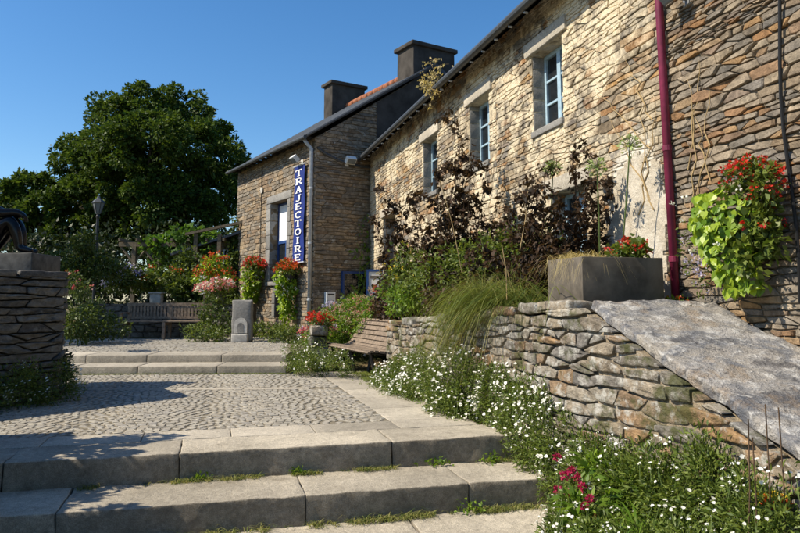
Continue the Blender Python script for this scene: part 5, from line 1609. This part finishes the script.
leafy('olive_shrub', 'rounded olive-green bush behind the stone podium', 'shrub', L_(17.5, (82, 262, 20, 0), (65, 268, 18, .2), (102, 270, 17, 0), (85, 245, 13, 0), (70, 282, 18, 0)), 7500, .085, 'shrub_leaf', sub=22)
leafy('pink_flower', 'pink and red flowers at the back corner of the podium', 'flower', [lob(72, 280, 13.0, .18, .25, .18), lob(82, 290, 12.8, .18, .25, .16)], 800, .06, 'shrub_leaf', [('cl', 'petal_pink', 7, .03), ('cl', 'petal_crimson', 5, .03)])
leafy('green_shrub', 'dark low bushes left of the terrace bench', 'shrub', [lob(95, 320, 15.5, .45, .4, .4), lob(110, 330, 15.2, .35, .3, .22), lob(78, 318, 14.8, .4, .4, .5)], 2600, .08, 'shrub_leaf')
# shrub standing beside the steps, left of the frame, whose shade falls over them
tree('laurel_shrub', 'leafy laurel shrub beside the left end of the granite steps', [((-2.95, 6.7, 1.45), (.8, .6, .75)), ((-2.8, 6.1, 1.3), (.8, .6, .8)), ((-2.7, 5.4, 1.2), (.8, .6, .85)), ((-2.6, 4.7, 1.1), (.8, .6, .85)), ((-2.5, 4.0, 1.0), (.8, .6, .85))], 12000, .10, 'shrub_leaf', (-3.5, 5.6, -.5), .06, rg, 16, cat='shrub', crown='foliage')

tree('small_tree', 'unseen shade tree added beyond the podium, at the left of the terrace bench', [((-7.4, 18.6, 5.6), (1.7, 1.9, 1.4)), ((-8.0, 20.2, 6.0), (1.8, 1.8, 1.5)), ((-7.9, 16.8, 5.0), (1.5, 1.6, 1.3))], 12000, .15, 'shrub_leaf', (-7.8, 18.6, .25), .14, rg, 22)  # out of view, added to put the bench and podium area in shade

def dry_climber():
    r = thing('dry_climber', (3.97, 5.6, 1.2), 'leafless dry climber stems clinging to the wall beside the magenta downpipe', 'climber')
    for (x0, y0, x1, y1) in ((640, 215, 655, 100), (648, 200, 640, 90), (655, 210, 610, 120), (650, 150, 600, 95), (692, 210, 690, 75), (700, 200, 712, 90), (688, 170, 702, 60), (706, 180, 696, 110), (650, 120, 625, 60)):
        pts = []
        for f in np.linspace(0, 1, 9):
            d = cD + cR * (x0 + (x1 - x0) * f + rg.normal(0, 3) - 400) / F_PX - cU * (y0 + (y1 - y0) * f - PPY) / F_PX
            k = 3.965 / d[0]; pts.append((3.965 + rg.normal(0, .006), d[1] * k, EYE + d[2] * k))
        MB().tube(pts, [.006] * 5 + [.005, .004, .003, .002], 5).build('stem', 'dry_stem', r)
dry_climber()

def steps_wall():
    fn = lambda u, v, d: np.array([-2.62 + d, u, v])
    r = thing('garden_wall', (-2.9, 5, -.7), 'dry stone wall bordering the left end of the granite steps', 'wall')
    core = MB().bbox((-3.1, 2.2, -.7), (-2.64, 7.22, 1.5)).build('wall_core', 'podium_mortar', r)
    rng = np.random.default_rng(55)
    lay_stones(rubble(2.2, 7.22, -.6, 1.5, .46, .12, .02, rng), fn, .035, 'podium_stone', core, rng)
steps_wall()
